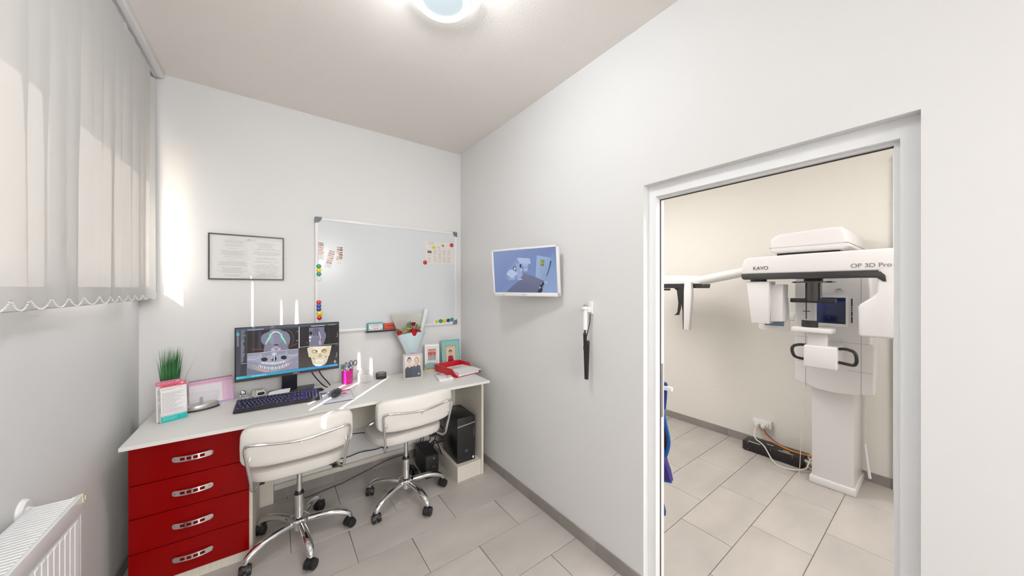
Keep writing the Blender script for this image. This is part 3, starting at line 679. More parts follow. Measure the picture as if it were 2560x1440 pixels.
# rendered skull
PL([(1510, 600), (1560, 570), (1800, 560), (2055, 545), (2040, 620), (2015, 700), (2010, 740), (1990, 760), (1975, 800), (1955, 860), (1930, 900), (1880, 940), (1790, 972), (1690, 965), (1635, 930), (1610, 860), (1600, 820), (1585, 780), (1545, 780), (1535, 720), (1520, 660)], 'ddd0b4', 3)
PL([(1640, 570), (1950, 555), (1900, 610), (1820, 650), (1800, 700), (1760, 700), (1720, 660), (1640, 620)], 'efe6d0', 4)
EL(1672, 665, 66, 40, 'a98f62', 4); EL(1880, 650, 66, 42, 'a98f62', 4); EL(1665, 668, 40, 22, 'e6cfa0', 5); EL(1878, 655, 36, 20, 'e6cfa0', 5)
PL([(1670, 635), (1720, 650), (1745, 665), (1720, 672), (1690, 655)], '2c221c', 6); PL([(1830, 655), (1880, 635), (1910, 620), (1900, 645), (1850, 662)], '2c221c', 6)
PL([(1760, 720), (1790, 700), (1820, 715), (1840, 770), (1750, 785)], 'c2b494', 5); LN([(1755, 778), (1800, 770), (1830, 768)], 9, '5c4c3c', 6)
PL([(1640, 790), (1670, 815), (1660, 825), (1640, 812)], '33282a', 6); PL([(1905, 775), (1935, 760), (1930, 780), (1912, 790)], '33282a', 6)
for k in range(12):
    x = 1700 + 14.5 * k; EL(x, 845 + 6 * math.sin(k), 6.5, 18, 'f6f4ee', 6, 8); EL(x, 885 + 4 * math.sin(k + 1), 6.5, 16, 'ece8de', 6, 8)
PL([(1660, 930), (1720, 920), (1800, 925), (1860, 925), (1800, 968), (1690, 962)], 'f4f0ea', 5)
LN([(2180, 690), (2175, 775), (2140, 772)], 7, 'd2d2d6', 4); EL(2135, 875, 26, 30, 'e8e8ea', 4, 6); EL(2135, 875, 18, 21, '4a423e', 5, 6); EL(2135, 878, 8, 9, 'e8e8ea', 6, 4)
p.build('screen_image', SCR, mo, T(0, -.0006, MZ + .006) @ FACEMY, .0001)
obj('stand_neck', G().box(-.048, .040, .05, .085, .012, MZ + .02, bev=.006), mat('stand_navy_black', (.014, .013, .024), .35), mo, world=False)
obj('stand_base', G().prism([(-.135, -.03), (.125, -.03), (.155, .125), (-.12, .125)], 'z', 0, .012, bev=.003), mat('stand_grey', (.085, .08, .08), .4), mo, world=False)
tag(obj('signal_cable', G().tube(spl([(.10, .04, MZ - .12), (.135, .03, .10), (.18, -.03, .035), (.205, -.07, .02)], 8), .004, 8), BLK, mo, world=False), 'black cable behind the screen')
tag(obj('power_cord', G().tube(spl([(.15, .04, MZ - .1), (.18, .045, .10), (.225, .02, .03), (.235, .0, .012)], 8), .004, 8), BLK, mo, world=False), 'black cord behind the screen')

# ---------------------------------------------------------------- keyboard
kb = thing('keyboard', 'black backlit mechanical keyboard in front of the monitor', 'keyboard', (.028, 2.412, ZD), R(-2.2))
kx0, kx1, kd = -.212, .214, .165
tilt = T(0, 0, .004) @ RX(R(7.5))
def kobj(nm, g, m, par=kb):
    bmesh.ops.transform(g.bm, matrix=tilt, verts=g.bm.verts); return obj(nm, g, m, par, world=False)
kobj('key_deck', G().box(kx0, kx1, 0, kd, 0, .014, bev=.003), BLK)
KEY = mat('dark_keycap', (.022, .02, .03), .4); LEG = mat('violet_backlight', (.3, .3, .8), em=(.42, .40, 1.0), es=.9)
kobj('backlight_strip', G().box(kx0 + .008, kx1 - .008, .010, kd - .012, .0142, .0146), mat('violet_deck_glow', (.05, .04, .15), em=(.20, .12, .85), es=.06))
rows = [(.012, [('w', 1.25)] * 3 + [('w', 6.25)] + [('w', 1.25)] * 4), (.033, [('w', 2.25)] + [('w', 1)] * 10 + [('w', 2.75)]), (.053, [('w', 1.75)] + [('w', 1)] * 11 + [('w', 2.25)]),
        (.073, [('w', 1.5)] + [('w', 1)] * 12 + [('w', 1.5)]), (.093, [('w', 1)] * 13 + [('w', 2)]), (.123, [('w', 1)] * 15)]
U = (kx1 - kx0 - .018) / 22.6
def key(x, y, wd):
    g = G(); a, b3 = x + .0008, x + wd * U - .0008; c, d = y, y + .0175; ii = .0016
    v = g._v([(a, c, .014), (b3, c, .014), (b3, d, .014), (a, d, .014), (a + ii, c + .001, .0225), (b3 - ii, c + .001, .0225), (b3 - ii, d - ii, .0235), (a + ii, d - ii, .0235)])
    for f in ((4, 5, 6, 7), (0, 1, 5, 4), (1, 2, 6, 5), (2, 3, 7, 6), (3, 0, 4, 7)): g.bm.faces.new([v[q] for q in f])
    kobj('key', g, KEY)
leg = G()
for y, ks in rows:
    x = kx0 + .009
    for _, wd in ks:
        key(x, y, wd); c = x + wd * U / 2
        leg.box(c - .0028, c + .0028, y + .004, y + .0052, .0229, .0232); x += wd * U
    if y != .073 or True:
        for j in range(3):
            if (y == .033 and j != 1) or y == .053: continue
            key(x + U * .3 + j * U, y, 1); c = x + U * (.8 + j); leg.box(c - .0032, c + .0032, y + .004, y + .0052, .0229, .0232)
    xn = x + U * 3.6
    if y < .12:
        for j in range(4):
            if y == .012 and j == 1: continue
            key(xn + j * U, y, 2 if (y == .012 and j == 0) else 1); c = xn + U * (.5 + j); leg.box(c - .0032, c + .0032, y + .004, y + .0052, .0229, .0232)
tag(kobj('key_legends', leg, LEG), kind='stuff')
for x in (kx0 + .03, kx1 - .03): obj('foot', G().box(x - .015, x + .015, kd - .03, kd - .018, 0, .022, bev=.002), BLK, kb, world=False)

# ---------------------------------------------------------------- mouse mat and mouse
mc = [(.251, 2.301), (.427, 2.290), (.440, 2.548), (.259, 2.560)]
mm = thing('mouse_mat', 'white mouse mat with red and blue print right of the keyboard', 'mouse mat', (.345, 2.425, ZD))
obj('mat_base', G().prism(mc, 'z', ZD, ZD + .0025), mat('dark_mat_edge', (.06, .06, .12), .6), mm)
p = Pic(.176, .25); p.rect(0, 0, 1, 1, 'dfe3ea', 0)
p.poly([(0, .12), (.28, .08), (.45, .16), (.1, .2)], '3a6ab0', 1).poly([(0, .04), (.14, .02), (.2, .06), (0, .10)], 'd02838', 1).poly([(.5, .10), (.8, .01), (1, .02), (1, .10), (.6, .2)], 'c42a3c', 1).poly([(.55, .16), (.9, .07), (.92, .13), (.6, .22)], '3c6cb4', 2)
p.poly([(0, .14), (.4, .2), (.3, .3), (0, .26)], '9cc4dc', 1).ell(.75, .36, .09, .06, 'd83c48', 2).ell(.78, .5, .2, .1, 'e8c8d4', 1)
p.textlines(.30, .5, .5, .8, 6, '9aa0b8', .25, 2, seed=3).textlines(.08, .2, .62, .85, 5, '9aa0b8', .25, 2, seed=4).textlines(.6, .75, .5, .75, 5, '9aa0b8', .25, 2, seed=5)
p.build('mat_print', PRINT, mm, T(-.001, 0, .0027) @ RZ(R(-3.0)), .0002)
ms = thing('mouse', 'black computer mouse on the white mouse mat', 'mouse', (.335, 2.435, ZD + .0035), R(58))
obj('shell', G().sell((0, 0, .018), .060, .034, .018, .8, .8, 28, 12, lambda x, y, z: (x, y * (1 - .12 * (x > 0)), (z + .018) * (1 + .15 * math.cos(x / .06 * 1.5)) - .018)), mat('mouse_black', (.028, .028, .032), .35), ms, world=False)
obj('wheel', G().cyl((.030, -.004, .033), (.030, .004, .033), .009, n=16), BLK, ms, world=False)
obj('button_split', G().box(.012, .056, -.0006, .0006, .02, .0365), BLKG, ms, world=False)
obj('accent', G().box(-.02, -.005, -.006, .006, .0385, .0400, bev=.001), STEEL, ms, world=False)
obj('cord', G().tube(spl([(.058, 0, .008), (.09, .01, .005), (.13, .03, .0), (.17, .07, .0)], 6), .0017, 6), BLK, ms, world=False)
rcv = tag(obj('cable_holder', G().lathe([(.026, 0), (.027, .006), (.016, .015), (.004, .017)], (.262, 2.635, ZD)), BLK), 'small black round cable holder right of the monitor base', 'cable holder')

# ---------------------------------------------------------------- things behind the keyboard
cl = thing('chrome_stand', 'little chrome stand behind the left end of the keyboard', 'stand', (-.155, 2.69, ZD), R(10))
obj('wire_frame', G().tube(spl([(-.016, -.03, .003), (-.014, 0, .025), (-.011, .004, .05), (.011, .004, .05), (.014, 0, .025), (.016, -.03, .003)], 6), .0017, 6), CHR, cl, world=False)
obj('clip_plate', G().box(-.013, .013, -.004, .006, .038, .062, bev=.004), mat('dark_chrome', (.25, .26, .3), .2, metal=1), cl, world=False)
obj('clip_window', G().box(-.009, .009, -.0055, -.003, .045, .056, bev=.001, seg=1), PAPER, cl, world=False)
bwm = mat('black_and_white_pattern', (.75, .75, .72), .4)
t = bwm.node_tree; vt = t.nodes.new('ShaderNodeTexVoronoi'); vt.feature = 'DISTANCE_TO_EDGE'; vt.inputs['Scale'].default_value = 190; cr = t.nodes.new('ShaderNodeValToRGB')
cr.color_ramp.elements[0].position = .10; cr.color_ramp.elements[0].color = (.75, .74, .7, 1); cr.color_ramp.elements[1].position = .16; cr.color_ramp.elements[1].color = (.03, .03, .035, 1)
tc_ = t.nodes.new('ShaderNodeTexCoord'); t.links.new(tc_.outputs['Object'], vt.inputs['Vector']); t.links.new(vt.outputs[0], cr.inputs[0]); t.links.new(cr.outputs[0], t.nodes['Principled BSDF'].inputs['Base Color'])
bw = thing('patterned_holder', 'black and white patterned holder behind the keyboard', 'holder', (-.078, 2.70, ZD), R(5))
obj('shell', G().box(-.036, .036, -.025, .025, 0, .055, bev=.012, seg=3), bwm, bw, world=False)
obj('white_ring', G().tube([(.012 + .021 * math.copysign(abs(math.cos(a)) ** .6, math.cos(a)), -.026, .032 + .013 * math.copysign(abs(math.sin(a)) ** .6, math.sin(a))) for a in [2 * math.pi * k / 24 for k in range(24)]], .0032, 6, closed=True), WHITE, bw, world=False)
obj('opening', G().box(-.006, .030, -.0262, -.024, .022, .042, bev=.004), BLK, bw, world=False)
nte = tag(obj('paper_note', G().grid(lambda u, v: (-.030 + .115 * u + .01 * v, 2.575 + .055 * v + .02 * u, ZD + .030 + .014 * v + .004 * math.sin(3 * u)), 6, 3, .0006), PAPER), 'small white paper note propped against the monitor base', 'note')

# ---------------------------------------------------------------- left end: plant, leaflet holder, clear dome, calendar
pt = thing('potted_grass', 'artificial green grass in a small pot behind the leaflets', 'plant', (-.475, 2.655, ZD))
obj('pot', G().lathe([(.028, 0), (.036, .085), (.033, .085), (.03, .07)], n=24), mat('grey_pot', (.45, .44, .42), .6), pt, world=False)
g = G(); rnd = random.Random(4)
def blade(g, b0, tip, wd, mid):
    b0, tip = Vector(b0), Vector(tip); c = (b0 + tip) / 2 + Vector(mid); side = Vector((.85, -.5, 0)).normalized() * wd
    prev = None
    for k in range(5):
        t_ = k / 4; q = b0 * (1 - t_) ** 2 + c * 2 * t_ * (1 - t_) + tip * t_ * t_; s_ = side * (1 - t_ ** 2 * .9)
        cur = g._v([q - s_, q + s_])
        if prev: g.bm.faces.new([prev[0], prev[1], cur[1], cur[0]])
        prev = cur
for i in range(230):
    a = rnd.uniform(0, 6.283); r_ = .026 * math.sqrt(rnd.random()); h = rnd.uniform(.26, .385)
    sp = 1.5 + rnd.random() * .6
    blade(g, (r_ * math.cos(a), r_ * math.sin(a), .07), (r_ * sp * math.cos(a) + rnd.uniform(-.008, .008), r_ * sp * math.sin(a), h), .0016, (0, 0, .03))
blade(g, (.03, 0, .08), (.115, .0, .33), .0012, (-.01, 0, .01)); blade(g, (-.028, 0, .08), (-.06, 0, .35), .0012, (.005, 0, 0)); blade(g, (-.025, -.01, .08), (-.052, .02, .37), .0012, (.01, 0, 0))
gm = mat('grass_green', (.065, .24, .08), .5, noise=(14, .35, 2, (1, 1, 1)))
tag(obj('grass_blades', g, gm, pt, world=False), kind='stuff')
lh = thing('leaflet_holder', 'clear acrylic leaflet holder at the left end of the desk', 'holder', (-.436, 2.51, ZD), R(24))
obj('holder_shell', G().box(-.053, .053, -.003, -.001, 0, .055).box(-.053, .053, .036, .038, 0, .17).box(-.053, -.051, -.003, .038, 0, .075).box(.051, .053, -.003, .038, 0, .075).box(-.053, .053, -.003, .038, 0, .002), ACR, lh, world=False)
def leaflet(nm, lb, loc, rz, head, W=.102, H=.205, foot=True, sd=1):
    o = thing(nm, lb, 'leaflet', loc, rz, 'leaflets in the clear holder')
    M = RX(R(-5))
    g = G().box(-W / 2, W / 2, 0, .004, 0, H); bmesh.ops.transform(g.bm, matrix=M, verts=g.bm.verts); obj('sheet', g, PAPER, o, world=False)
    p = Pic(W, H); p.rect(0, 0, 1, 1, 'ece9ea', 0); p.rect(0, 0, 1, .115, head, 1); p.ell(.83, .05, .06, .022, 'f3c6cc', 2)
    p.line([(.08, .08), (.16, .05), (.22, .085), (.3, .05), (.38, .085), (.48, .05), (.56, .08), (.66, .05)], .022, '5c2c34' if foot else 'f4d8e0', 2)
    p.textlines(.05, .92, .15, .80, 24, '8f8c92', .28, 2, seed=sd)
    if foot: p.rect(0, .84, 1, 1, '14b8b4', 1); p.textlines(.06, .94, .86, .98, 3, '86e0de', .35, 2, seed=sd + 4)
    p.build('print', PRINT, o, M @ T(0, -.0004, H / 2) @ FACEMY, .0002); return o
leaflet('leaflet', 'front leaflet with coral heading and turquoise foot in the clear holder', (-.431, 2.507, ZD + .003), R(24), 'dc6876')
leaflet('leaflet', 'rear leaflet with pink heading, shifted left in the clear holder', (-.452, 2.528, ZD + .003), R(24), 'dc709c', H=.212, foot=False, sd=9)
dm = thing('dome_dispenser', 'oval clear dome dispenser on a silver base beside the calendar', 'dispenser', (-.345, 2.648, ZD), R(18))
obj('foot', G().lathe([(.080, 0), (.086, .004), (.080, .009)], n=40, sy=.48), BLK, dm, world=False)
obj('silver_base', G().lathe([(.077, .008), (.080, .012), (.079, .030), (.074, .033)], n=40, sy=.48), mat('satin_silver', (.52, .50, .49), .35, metal=.7), dm, world=False)
obj('dome', G().lathe([(.074, .033), (.078, .092), (.075, .0955)], n=40, sy=.46, cap=False), clear('dome_plastic', 'f0ecea', .16), dm, world=False)
obj('centre_strip', G().box(-.006, .008, -.002, .002, .033, .072), mat('steel_blue_grey', (.3, .32, .36), .4), dm, world=False)
cal = thing('desk_calendar', 'pink spiral desk calendar standing left of the monitor', 'calendar', (-.305, 2.735, ZD), R(14))
Mc = RX(R(-14))
g = G().box(-.104, .104, 0, .003, 0, .150); bmesh.ops.transform(g.bm, matrix=Mc, verts=g.bm.verts)
g2 = g.box(-.104, .104, .062, .065, 0, .004); g.quad([(-.104, .038, .146), (.104, .038, .146), (.104, .075, 0), (-.104, .075, 0)])
obj('card', g, mat('pink_card', (.75, .50, .62), .6), cal, world=False)
p = Pic(.208, .15); p.rect(0, 0, 1, 1, 'e6b4d0', 0); p.rect(.02, .17, .74, .93, 'e9e4ea', 1); p.rect(.76, .15, .97, .92, 'e4bdd8', 1); p.rect(.0, .955, 1, 1, 'b0a0d8', 1)
p.textlines(.06, .7, .22, .85, 9, 'dcc8d8', .15, 2, seed=6)
for i in range(26): p.rect(.03 + i * .0365, .085, .043 + i * .0365, .11, 'a86a8c', 1)
p.build('print', PRINT, cal, Mc @ T(0, -.0006, .075) @ FACEMY, .0002)
g = G()
for i in range(26):
    x = -.098 + i * .0078; g.tube([(x, .036 - .004 * math.cos(a), .148 + .0045 * math.sin(a)) for a in [2 * math.pi * k / 8 for k in range(8)]], .0011, 5, closed=True)
tag(obj('spiral_binding', g, mat('dark_wire', (.12, .08, .1), .4), cal, world=False), kind='stuff')

# ---------------------------------------------------------------- pen cup, acrylic house, mesh ring
cup = thing('pen_cup', 'pink translucent pen cup right of the monitor', 'pen cup', (.452, 2.713, ZD))
obj('cup_wall', G().lathe([(.036, 0), (.037, .004), (.0385, .100), (.0365, .100), (.035, .004)], n=32), PINKC, cup, world=False)
obj('pink_rim', G().tube([(.0378 * math.cos(2 * math.pi * k / 32), .0378 * math.sin(2 * math.pi * k / 32), .100) for k in range(32)], .0016, 6, closed=True), mat('pink_metal', (.6, .05, .3), .3, metal=.5), cup, world=False)
SG = mat('scissor_grey', (.10, .10, .11), .4)
def scissors(lb, x, y, rz, ln):
    o = thing('scissors', lb, 'scissors', (x, y, ZD + .004), rz, 'scissors in the pen cup')
    for s_ in (-1, 1):
        c = (s_ * .014 + ln * .0, 0, .146 + .004 * s_)
        obj('handle_loop', G().tube([(c[0] + .0115 * math.cos(a), 0, c[2] + .019 * math.sin(a)) for a in [2 * math.pi * k / 20 for k in range(20)]], .0034, 8, closed=True), SG, o, world=False)
        obj('blade', G().box(s_ * .003 - .003, s_ * .003 + .003, -.001 + s_ * .001, .001 + s_ * .001, .0, .13), STEEL, o, world=False)
    return o
s1 = scissors('dark-handled scissors tilted right in the pink pen cup', .470, 2.715, R(-25), 0); s1.rotation_euler = (0, R(9), R(-25))
s2 = scissors('dark-handled scissors upright in the middle of the pink pen cup', .447, 2.70, R(-10), 0); s2.scale = (.9, .9, .9)
for lb, col, x, y, ax, ay, L in (('green-capped pen at the left of the pink pen cup', '1a8a4a', .428, 2.712, 4, -6, .145), ('blue pen in the pink pen cup', '2a4ea8', .462, 2.73, -4, 3, .135),
                                 ('red-capped pen at the back of the pink pen cup', 'c82030', .450, 2.735, -3, -1, .15), ('turquoise pen in the pink pen cup', '38b0c8', .440, 2.732, -2, -3, .138)):
    o = thing('pen', lb, 'pen', (x, y, ZD + .003), 0, 'pens in the pink cup'); o.rotation_euler = (R(ax), R(ay), 0)
    obj('barrel', G().cyl((0, 0, 0), (0, 0, L * .75), .004, n=10), WHITE, o, world=False)
    obj('cap', G().cyl((0, 0, L * .75), (0, 0, L), .005, n=10), mat('cap_' + col, col, .35), o, world=False)
hs = thing('acrylic_house', 'clear acrylic house-shaped box beside the pink pen cup', 'box', (.572, 2.675, ZD), R(38))
hg = [(-.036, 0), (.036, 0), (.036, .062), (0, .098), (-.036, .062)]
g = G().prism(hg, 'y', -.040, -.038); g.prism(hg, 'y', .038, .040).box(-.036, -.034, -.038, .038, 0, .062).box(.034, .036, -.038, .038, 0, .062).box(-.034, .034, -.038, .038, 0, .002)
obj('house_shell', g, ACR, hs, world=False)
g = G()
for e in (-.04, .04): g.tube([(q[0], e, q[1]) for q in hg], .0011, 5, closed=True)
obj('edges', g, mat('acrylic_edge', (.6, .62, .64), .2), hs, world=False)
nc = tag(obj('note_cube', G().box(-.028, .028, -.030, .030, .003, .045, bev=.001, seg=1, M=T(.572, 2.675, ZD) @ RZ(R(38))), PAPER), 'block of white note paper inside the acrylic house box', 'paper')
mr_ = thing('mesh_cup', 'low round black mesh cup on the back of the desk', 'cup', (.695, 2.708, ZD))
g = G()
for z in (.002, .040): g.tube([(.038 * math.cos(2 * math.pi * k / 32), .038 * math.sin(2 * math.pi * k / 32), z) for k in range(32)], .0022, 6, closed=True)
obj('rim', g, BLK, mr_, world=False)
g = G()
for k in range(44):
    for s_ in (-1, 1):
        g.tube([(.038 * math.cos(a), .038 * math.sin(a), z) for a, z in ((2 * math.pi * (k / 44), .002), (2 * math.pi * (k / 44 + s_ * .03), .021), (2 * math.pi * (k / 44 + s_ * .06), .040))], .0006, 3)
tag(obj('mesh_wall', g, BLK, mr_, world=False), kind='stuff')
obj('cup_floor', G().cyl((0, 0, 0), (0, 0, .002), .037), BLK, mr_, world=False)

# ---------------------------------------------------------------- picture frames
def face(p, u, v, s, hair, skin='d8ab92', L=3, asp=1):
    p.ell(u, v - .012 * s, .062 * s, .075 * s * asp, hair, L); p.ell(u, v + .012 * s, .045 * s, .058 * s * asp, skin, L + 1)
    for e in (-1, 1): p.ell(u + e * .016 * s, v + .002 * s, .006 * s, .004 * s * asp, '3a2a26', L + 2, 6)
    p.ell(u, v + .038 * s * asp, .013 * s, .004 * s * asp, 'b05a58', L + 2, 8)
def frame(nm, lb, loc, rz, W, H, bw_, m, pic, lean=8, glass=True):
    o = thing(nm, lb, 'picture frame', loc, rz); M = RX(R(-lean))
    g = G().box(-W / 2, -W / 2 + bw_, 0, .012, 0, H).box(W / 2 - bw_, W / 2, 0, .012, 0, H).box(-W / 2 + bw_, W / 2 - bw_, 0, .012, 0, bw_).box(-W / 2 + bw_, W / 2 - bw_, 0, .012, H - bw_, H)
    g.box(-W / 2 + bw_, W / 2 - bw_, .007, .011, bw_, H - bw_); bmesh.ops.transform(g.bm, matrix=M, verts=g.bm.verts); obj('frame_border', g, m, o, world=False)
    obj('back_strut', G().prism([(H * .7 * math.sin(R(lean)) + .014, H * .7), (.050 + H * .12, 0), (.044 + H * .12, 0), (H * .6 * math.sin(R(lean)) + .014, H * .6)], 'x', -.012, .012), BLK, o, world=False)
    pic.build('photograph', PRINTG, o, M @ T(0, .0062, H / 2) @ FACEMY, .0003); return o
p = Pic(.124, .17); p.poly([(0, 1), (1, 1), (1, 0), (0, 0)], ['b8b4ac', 'b0aca4', 'd8d6d0', 'dcdad6'], 0)
p.poly([(.02, 1), (.02, .60), (.16, .50), (.34, .47), (.5, .52), (.56, .68), (.54, 1)], '22242e', 1); p.poly([(.46, 1), (.44, .6), (.56, .46), (.76, .42), (.95, .5), (.99, .8), (.97, 1)], '24344a', 2)
p.poly([(.14, .5), (.24, .44), (.38, .44), (.44, .5), (.3, .56)], 'd4a890', 2); p.poly([(.58, .46), (.66, .38), (.76, .38), (.80, .44), (.68, .54)], 'd8ae96', 3)
p.ell(.75, .24, .15, .17, 'b48a58', 3); p.ell(.28, .20, .12, .14, '4a2e24', 3); p.ell(.29, .26, .085, .12, 'd8ab92', 4); p.ell(.73, .26, .09, .12, 'dcb098', 4)
for u in (.29, .73):
    for e in (-1, 1): p.ell(u + e * .035, .245, .012, .008, '2c2020', 5, 6)
    p.ell(u, .32, .028, .009, 'b05858', 5, 8)
p.ell(.86, .86, .06, .04, 'd8ab92', 5)
frame('picture_frame', 'pewter picture frame with a photo of two people', (.892, 2.53, ZD), R(-13), .150, .197, .014, mat('pewter_frame', (.38, .35, .33), .45, metal=.3), p)
# white frame on a wooden foot with grey-green lettering
p = Pic(.124, .22)
p.rect(0, 0, 1, 1, 'dcdcdc', 0); p.rect(.22, .2, .78, .66, 'd8d0cc', 1); p.rect(.22, .2, .78, .42, 'b44a40', 2); p.rect(.22, .42, .78, .66, 'c8c8ca', 2)
for i in range(4):
    u = .29 + i * .14; p.ell(u, .28, .05, .05, 'd8a890', 3); p.rect(u - .045, .34, u + .045, .48, ('b83830', '9a2c2c', 'c0504a', 'a83030')[i], 3); p.rect(u - .03, .48, u + .03, .64, '5a5c64', 3)
wfm = frame('picture_frame', 'white picture frame with a group photo on a wooden foot', (1.128, 2.716, ZD + .012), R(-12), .125, .205, .012, WHITE, p, 5)
obj('wooden_foot', G().box(-.068, .068, -.022, .035, -.012, 0, bev=.002), mat('light_wood', (.62, .45, .24), .5), wfm, world=False)
g = G()
for i, (x, h) in enumerate(((-.045, .05), (-.018, .056), (.010, .052), (.036, .048))): g.sell((x, -.012, h / 2), .017, .006, h / 2, .7, .7, 14, 8)
tag(obj('raised_letters', g, mat('sage_green', (.28, .40, .36), .5), wfm, world=False), 'grey-green ornament lettering')
p = Pic(.17, .235); p.rect(0, 0, 1, 1, '86bdb8', 0)
rnd = random.Random(2)
for i in range(9):
    for j in range(12):
        u, v = .06 + i * .11, .05 + j * .082
        if .22 < u < .78 and .2 < v: continue
        p.ell(u + (j % 2) * .03, v, .012, .009, 'e4eeec', 1, 8)
p.rect(.2, .22, .8, .99, 'c8a060', 1); p.rect(.24, .26, .76, .96, 'd8c4b0', 2); p.ell(.48, .5, .09, .075, 'd8a890', 4); p.ell(.48, .44, .1, .06, '5c4030', 3); p.poly([(.36, .6), (.60, .6), (.66, .82), (.32, .82)], '9c2430', 3)
p.ell(.46, .36, .03, .03, 'b89070', 4); p.rect(.38, .82, .58, .96, 'e0cfc8', 3); p.poly([(.62, .86), (.74, .8), (.76, .96), (.62, .96)], 'b04040', 3)
frame('picture_frame', 'teal dotted picture frame with a portrait photo behind the red tray', (1.318, 2.725, ZD), R(-3), .176, .245, .004, mat('teal_frame', (.25, .50, .48), .5), p, 6)

# ---------------------------------------------------------------- red letter tray, paper, small white box
ty = thing('letter_tray', 'red plastic letter tray on the right end of the desk', 'tray', (1.178, 2.352, ZD), R(8.5))
TWd, TDp, TH = .250, .310, .060
g = G().box(0, TWd, 0, TDp, 0, .004).box(0, TWd, TDp - .004, TDp, 0, TH, bev=.001, seg=1)
g.prism([(0, 0), (0, .018), (.06, TH), (TDp, TH), (TDp, 0)], 'x', 0, .004).prism([(0, 0), (0, .018), (.11, .022), (.16, TH), (TDp, TH), (TDp, 0)], 'x', TWd - .004, TWd)
g.box(0, .07, 0, .004, 0, .020).box(TWd - .07, TWd, 0, .004, 0, .020).box(-.004, 0, .05, TDp, TH - .006, TH).box(0, TWd, TDp, TDp + .004, TH - .006, TH)
obj('tray_shell', g, REDP, ty, world=False)
ps = thing('paper_stack', 'stack of printed paper in the red letter tray', 'paper', (1.20, 2.352, ZD + .006), R(8.5))
obj('sheets', G().box(0, .208, .002, .285, 0, .015, bev=.0005, seg=1), PAPER, ps, world=False)
obj('loose_sheet', G().grid(lambda u, v: (.0 + .21 * u + .02, -.012 + .28 * v, .0165 + .006 * u + .003 * math.sin(4 * v)), 6, 6, .0004), PAPER, ps, world=False)
p = Pic(.2, .27); p.textlines(.08, .9, .08, .9, 20, 'b0b0b4', .3, 0, seed=8)
p.build('print', PRINT, ps, T(.126, .128, .0212) @ RY(R(-1.6)), .0002)
wb_ = thing('white_box', 'flat white box in front of the red tray', 'box', (1.045, 2.43, ZD), R(-12))
obj('box_lid', G().box(.0, .072, -.10, .085, 0, .018, bev=.0015), WHITE, wb_, world=False)
obj('dark_label', G().box(.012, .040, .05, .075, .018, .0186), mat('label_grey', (.2, .2, .21), .5), wb_, world=False)
obj('box_side', G().box(.076, .115, -.085, .01, 0, .017, bev=.0015), WHITE, wb_, world=False)

# ---------------------------------------------------------------- bouquet in paper wrap
bq = thing('flower_bouquet', 'red rose bouquet in pale blue and clear wrap before the whiteboard', 'bouquet', (.935, 2.70, ZD))
BX, BY = .935, 2.70
def cone(z0, z1, r0, r1, a0, a1, wob=.0, y_=0, topf=None):
    def fn(u, v):
        a = R(a0 + (a1 - a0) * u); r_ = r0 + (r1 - r0) * v; zt = z1 + (topf(u) if topf else 0)
        return (BX + r_ * math.cos(a) * 1.0 + wob * v * math.sin(5 * a), BY + y_ + r_ * math.sin(a) * .42, z0 + (zt - z0) * v)
    return fn
CLR = clear('frosted_wrap', 'd8d4cc', .55, .35)
obj('clear_wrap', G().grid(lambda u, v: (BX - .155 * v + (.30 * v) * u - .03 * (1 - v) + .06 * (1 - v) * u, BY + .045 + .02 * math.sin(3.1 * u) * v, .93 + (.355 - .01 * u) * v), 12, 8, .0006), CLR, bq)
obj('rolled_edge', G().tube([(BX + .060, BY + .02, 1.02), (BX + .105, BY + .025, 1.16), (BX + .150, BY + .03, 1.315)], [.008, .016, .022], 12, ry=[.006, .010, .014]), mat('white_wrap', (.72, .74, .74), .5), bq)
blue = mat('pale_blue_wrap', (.58, .72, .76), .45)
obj('blue_wrap', G().grid(cone(.925, 1.135, .040, .122, 205, 350, .006, 0, lambda u: -.04 * abs(u - .5)), 20, 8, .001), blue, bq)
obj('blue_fold', G().grid(cone(.96, 1.15, .045, .125, 160, 232, .004, -.006, lambda u: .0 - .08 * u), 10, 6, .001), mat('pale_blue_wrap_light', (.68, .78, .82), .45), bq)
obj('stem_sleeve', G().tube([(BX, BY, ZD), (BX, BY, .86), (BX, BY, .955)], [.034, .036, .042], 20, ry=[.02, .02, .022]), blue, bq)
obj('ribbon', G().tube([(BX + .042 * math.cos(a), BY + .022 * math.sin(a), .950 + .004 * math.sin(3 * a)) for a in [2 * math.pi * k / 24 for k in range(24)]], .005, 6, closed=True), mat('lilac_ribbon', (.45, .22, .42), .4), bq)
PET = mat('rose_red', (.45, .004, .015), .5); LEAF = mat('rose_leaf', (.13, .22, .07), .5); LEAF2 = mat('pale_leaf', (.36, .34, .12), .5)
def rose(c, r_, m=PET):
    g = G(); rn = random.Random(int(c[0] * 999))
    for ring, (nn, rr_, hh) in enumerate(((3, .35, .9), (5, .65, .8), (6, .95, .6))):
        for k in range(nn):
            a = 2 * math.pi * k / nn + ring * .7; 
            def fn(u, v, a=a, rr_=rr_, hh=hh):
                b = a + (u - .5) * 1.5; q = rr_ * r_ * (.45 + .55 * v) * (1 - .12 * (u - .5) ** 2 * 4 * v)
                return (c[0] + q * math.cos(b), c[1] + q * math.sin(b) * .7, c[2] - r_ * .6 + r_ * (hh + .5) * v * (1 - .3 * (2 * u - 1) ** 2))
            g.grid(fn, 5, 4, .0008)
    obj('rose', g, m, bq)
rose((.905 - .075, BY - .02, 1.130), .026); rose((.935 + .01, BY - .035, 1.128), .043); rose((.945 + .005, BY - .01, 1.195), .024, mat('dark_rose', (.22, .005, .02), .5)); rose((.985, BY - .03, 1.125), .028)
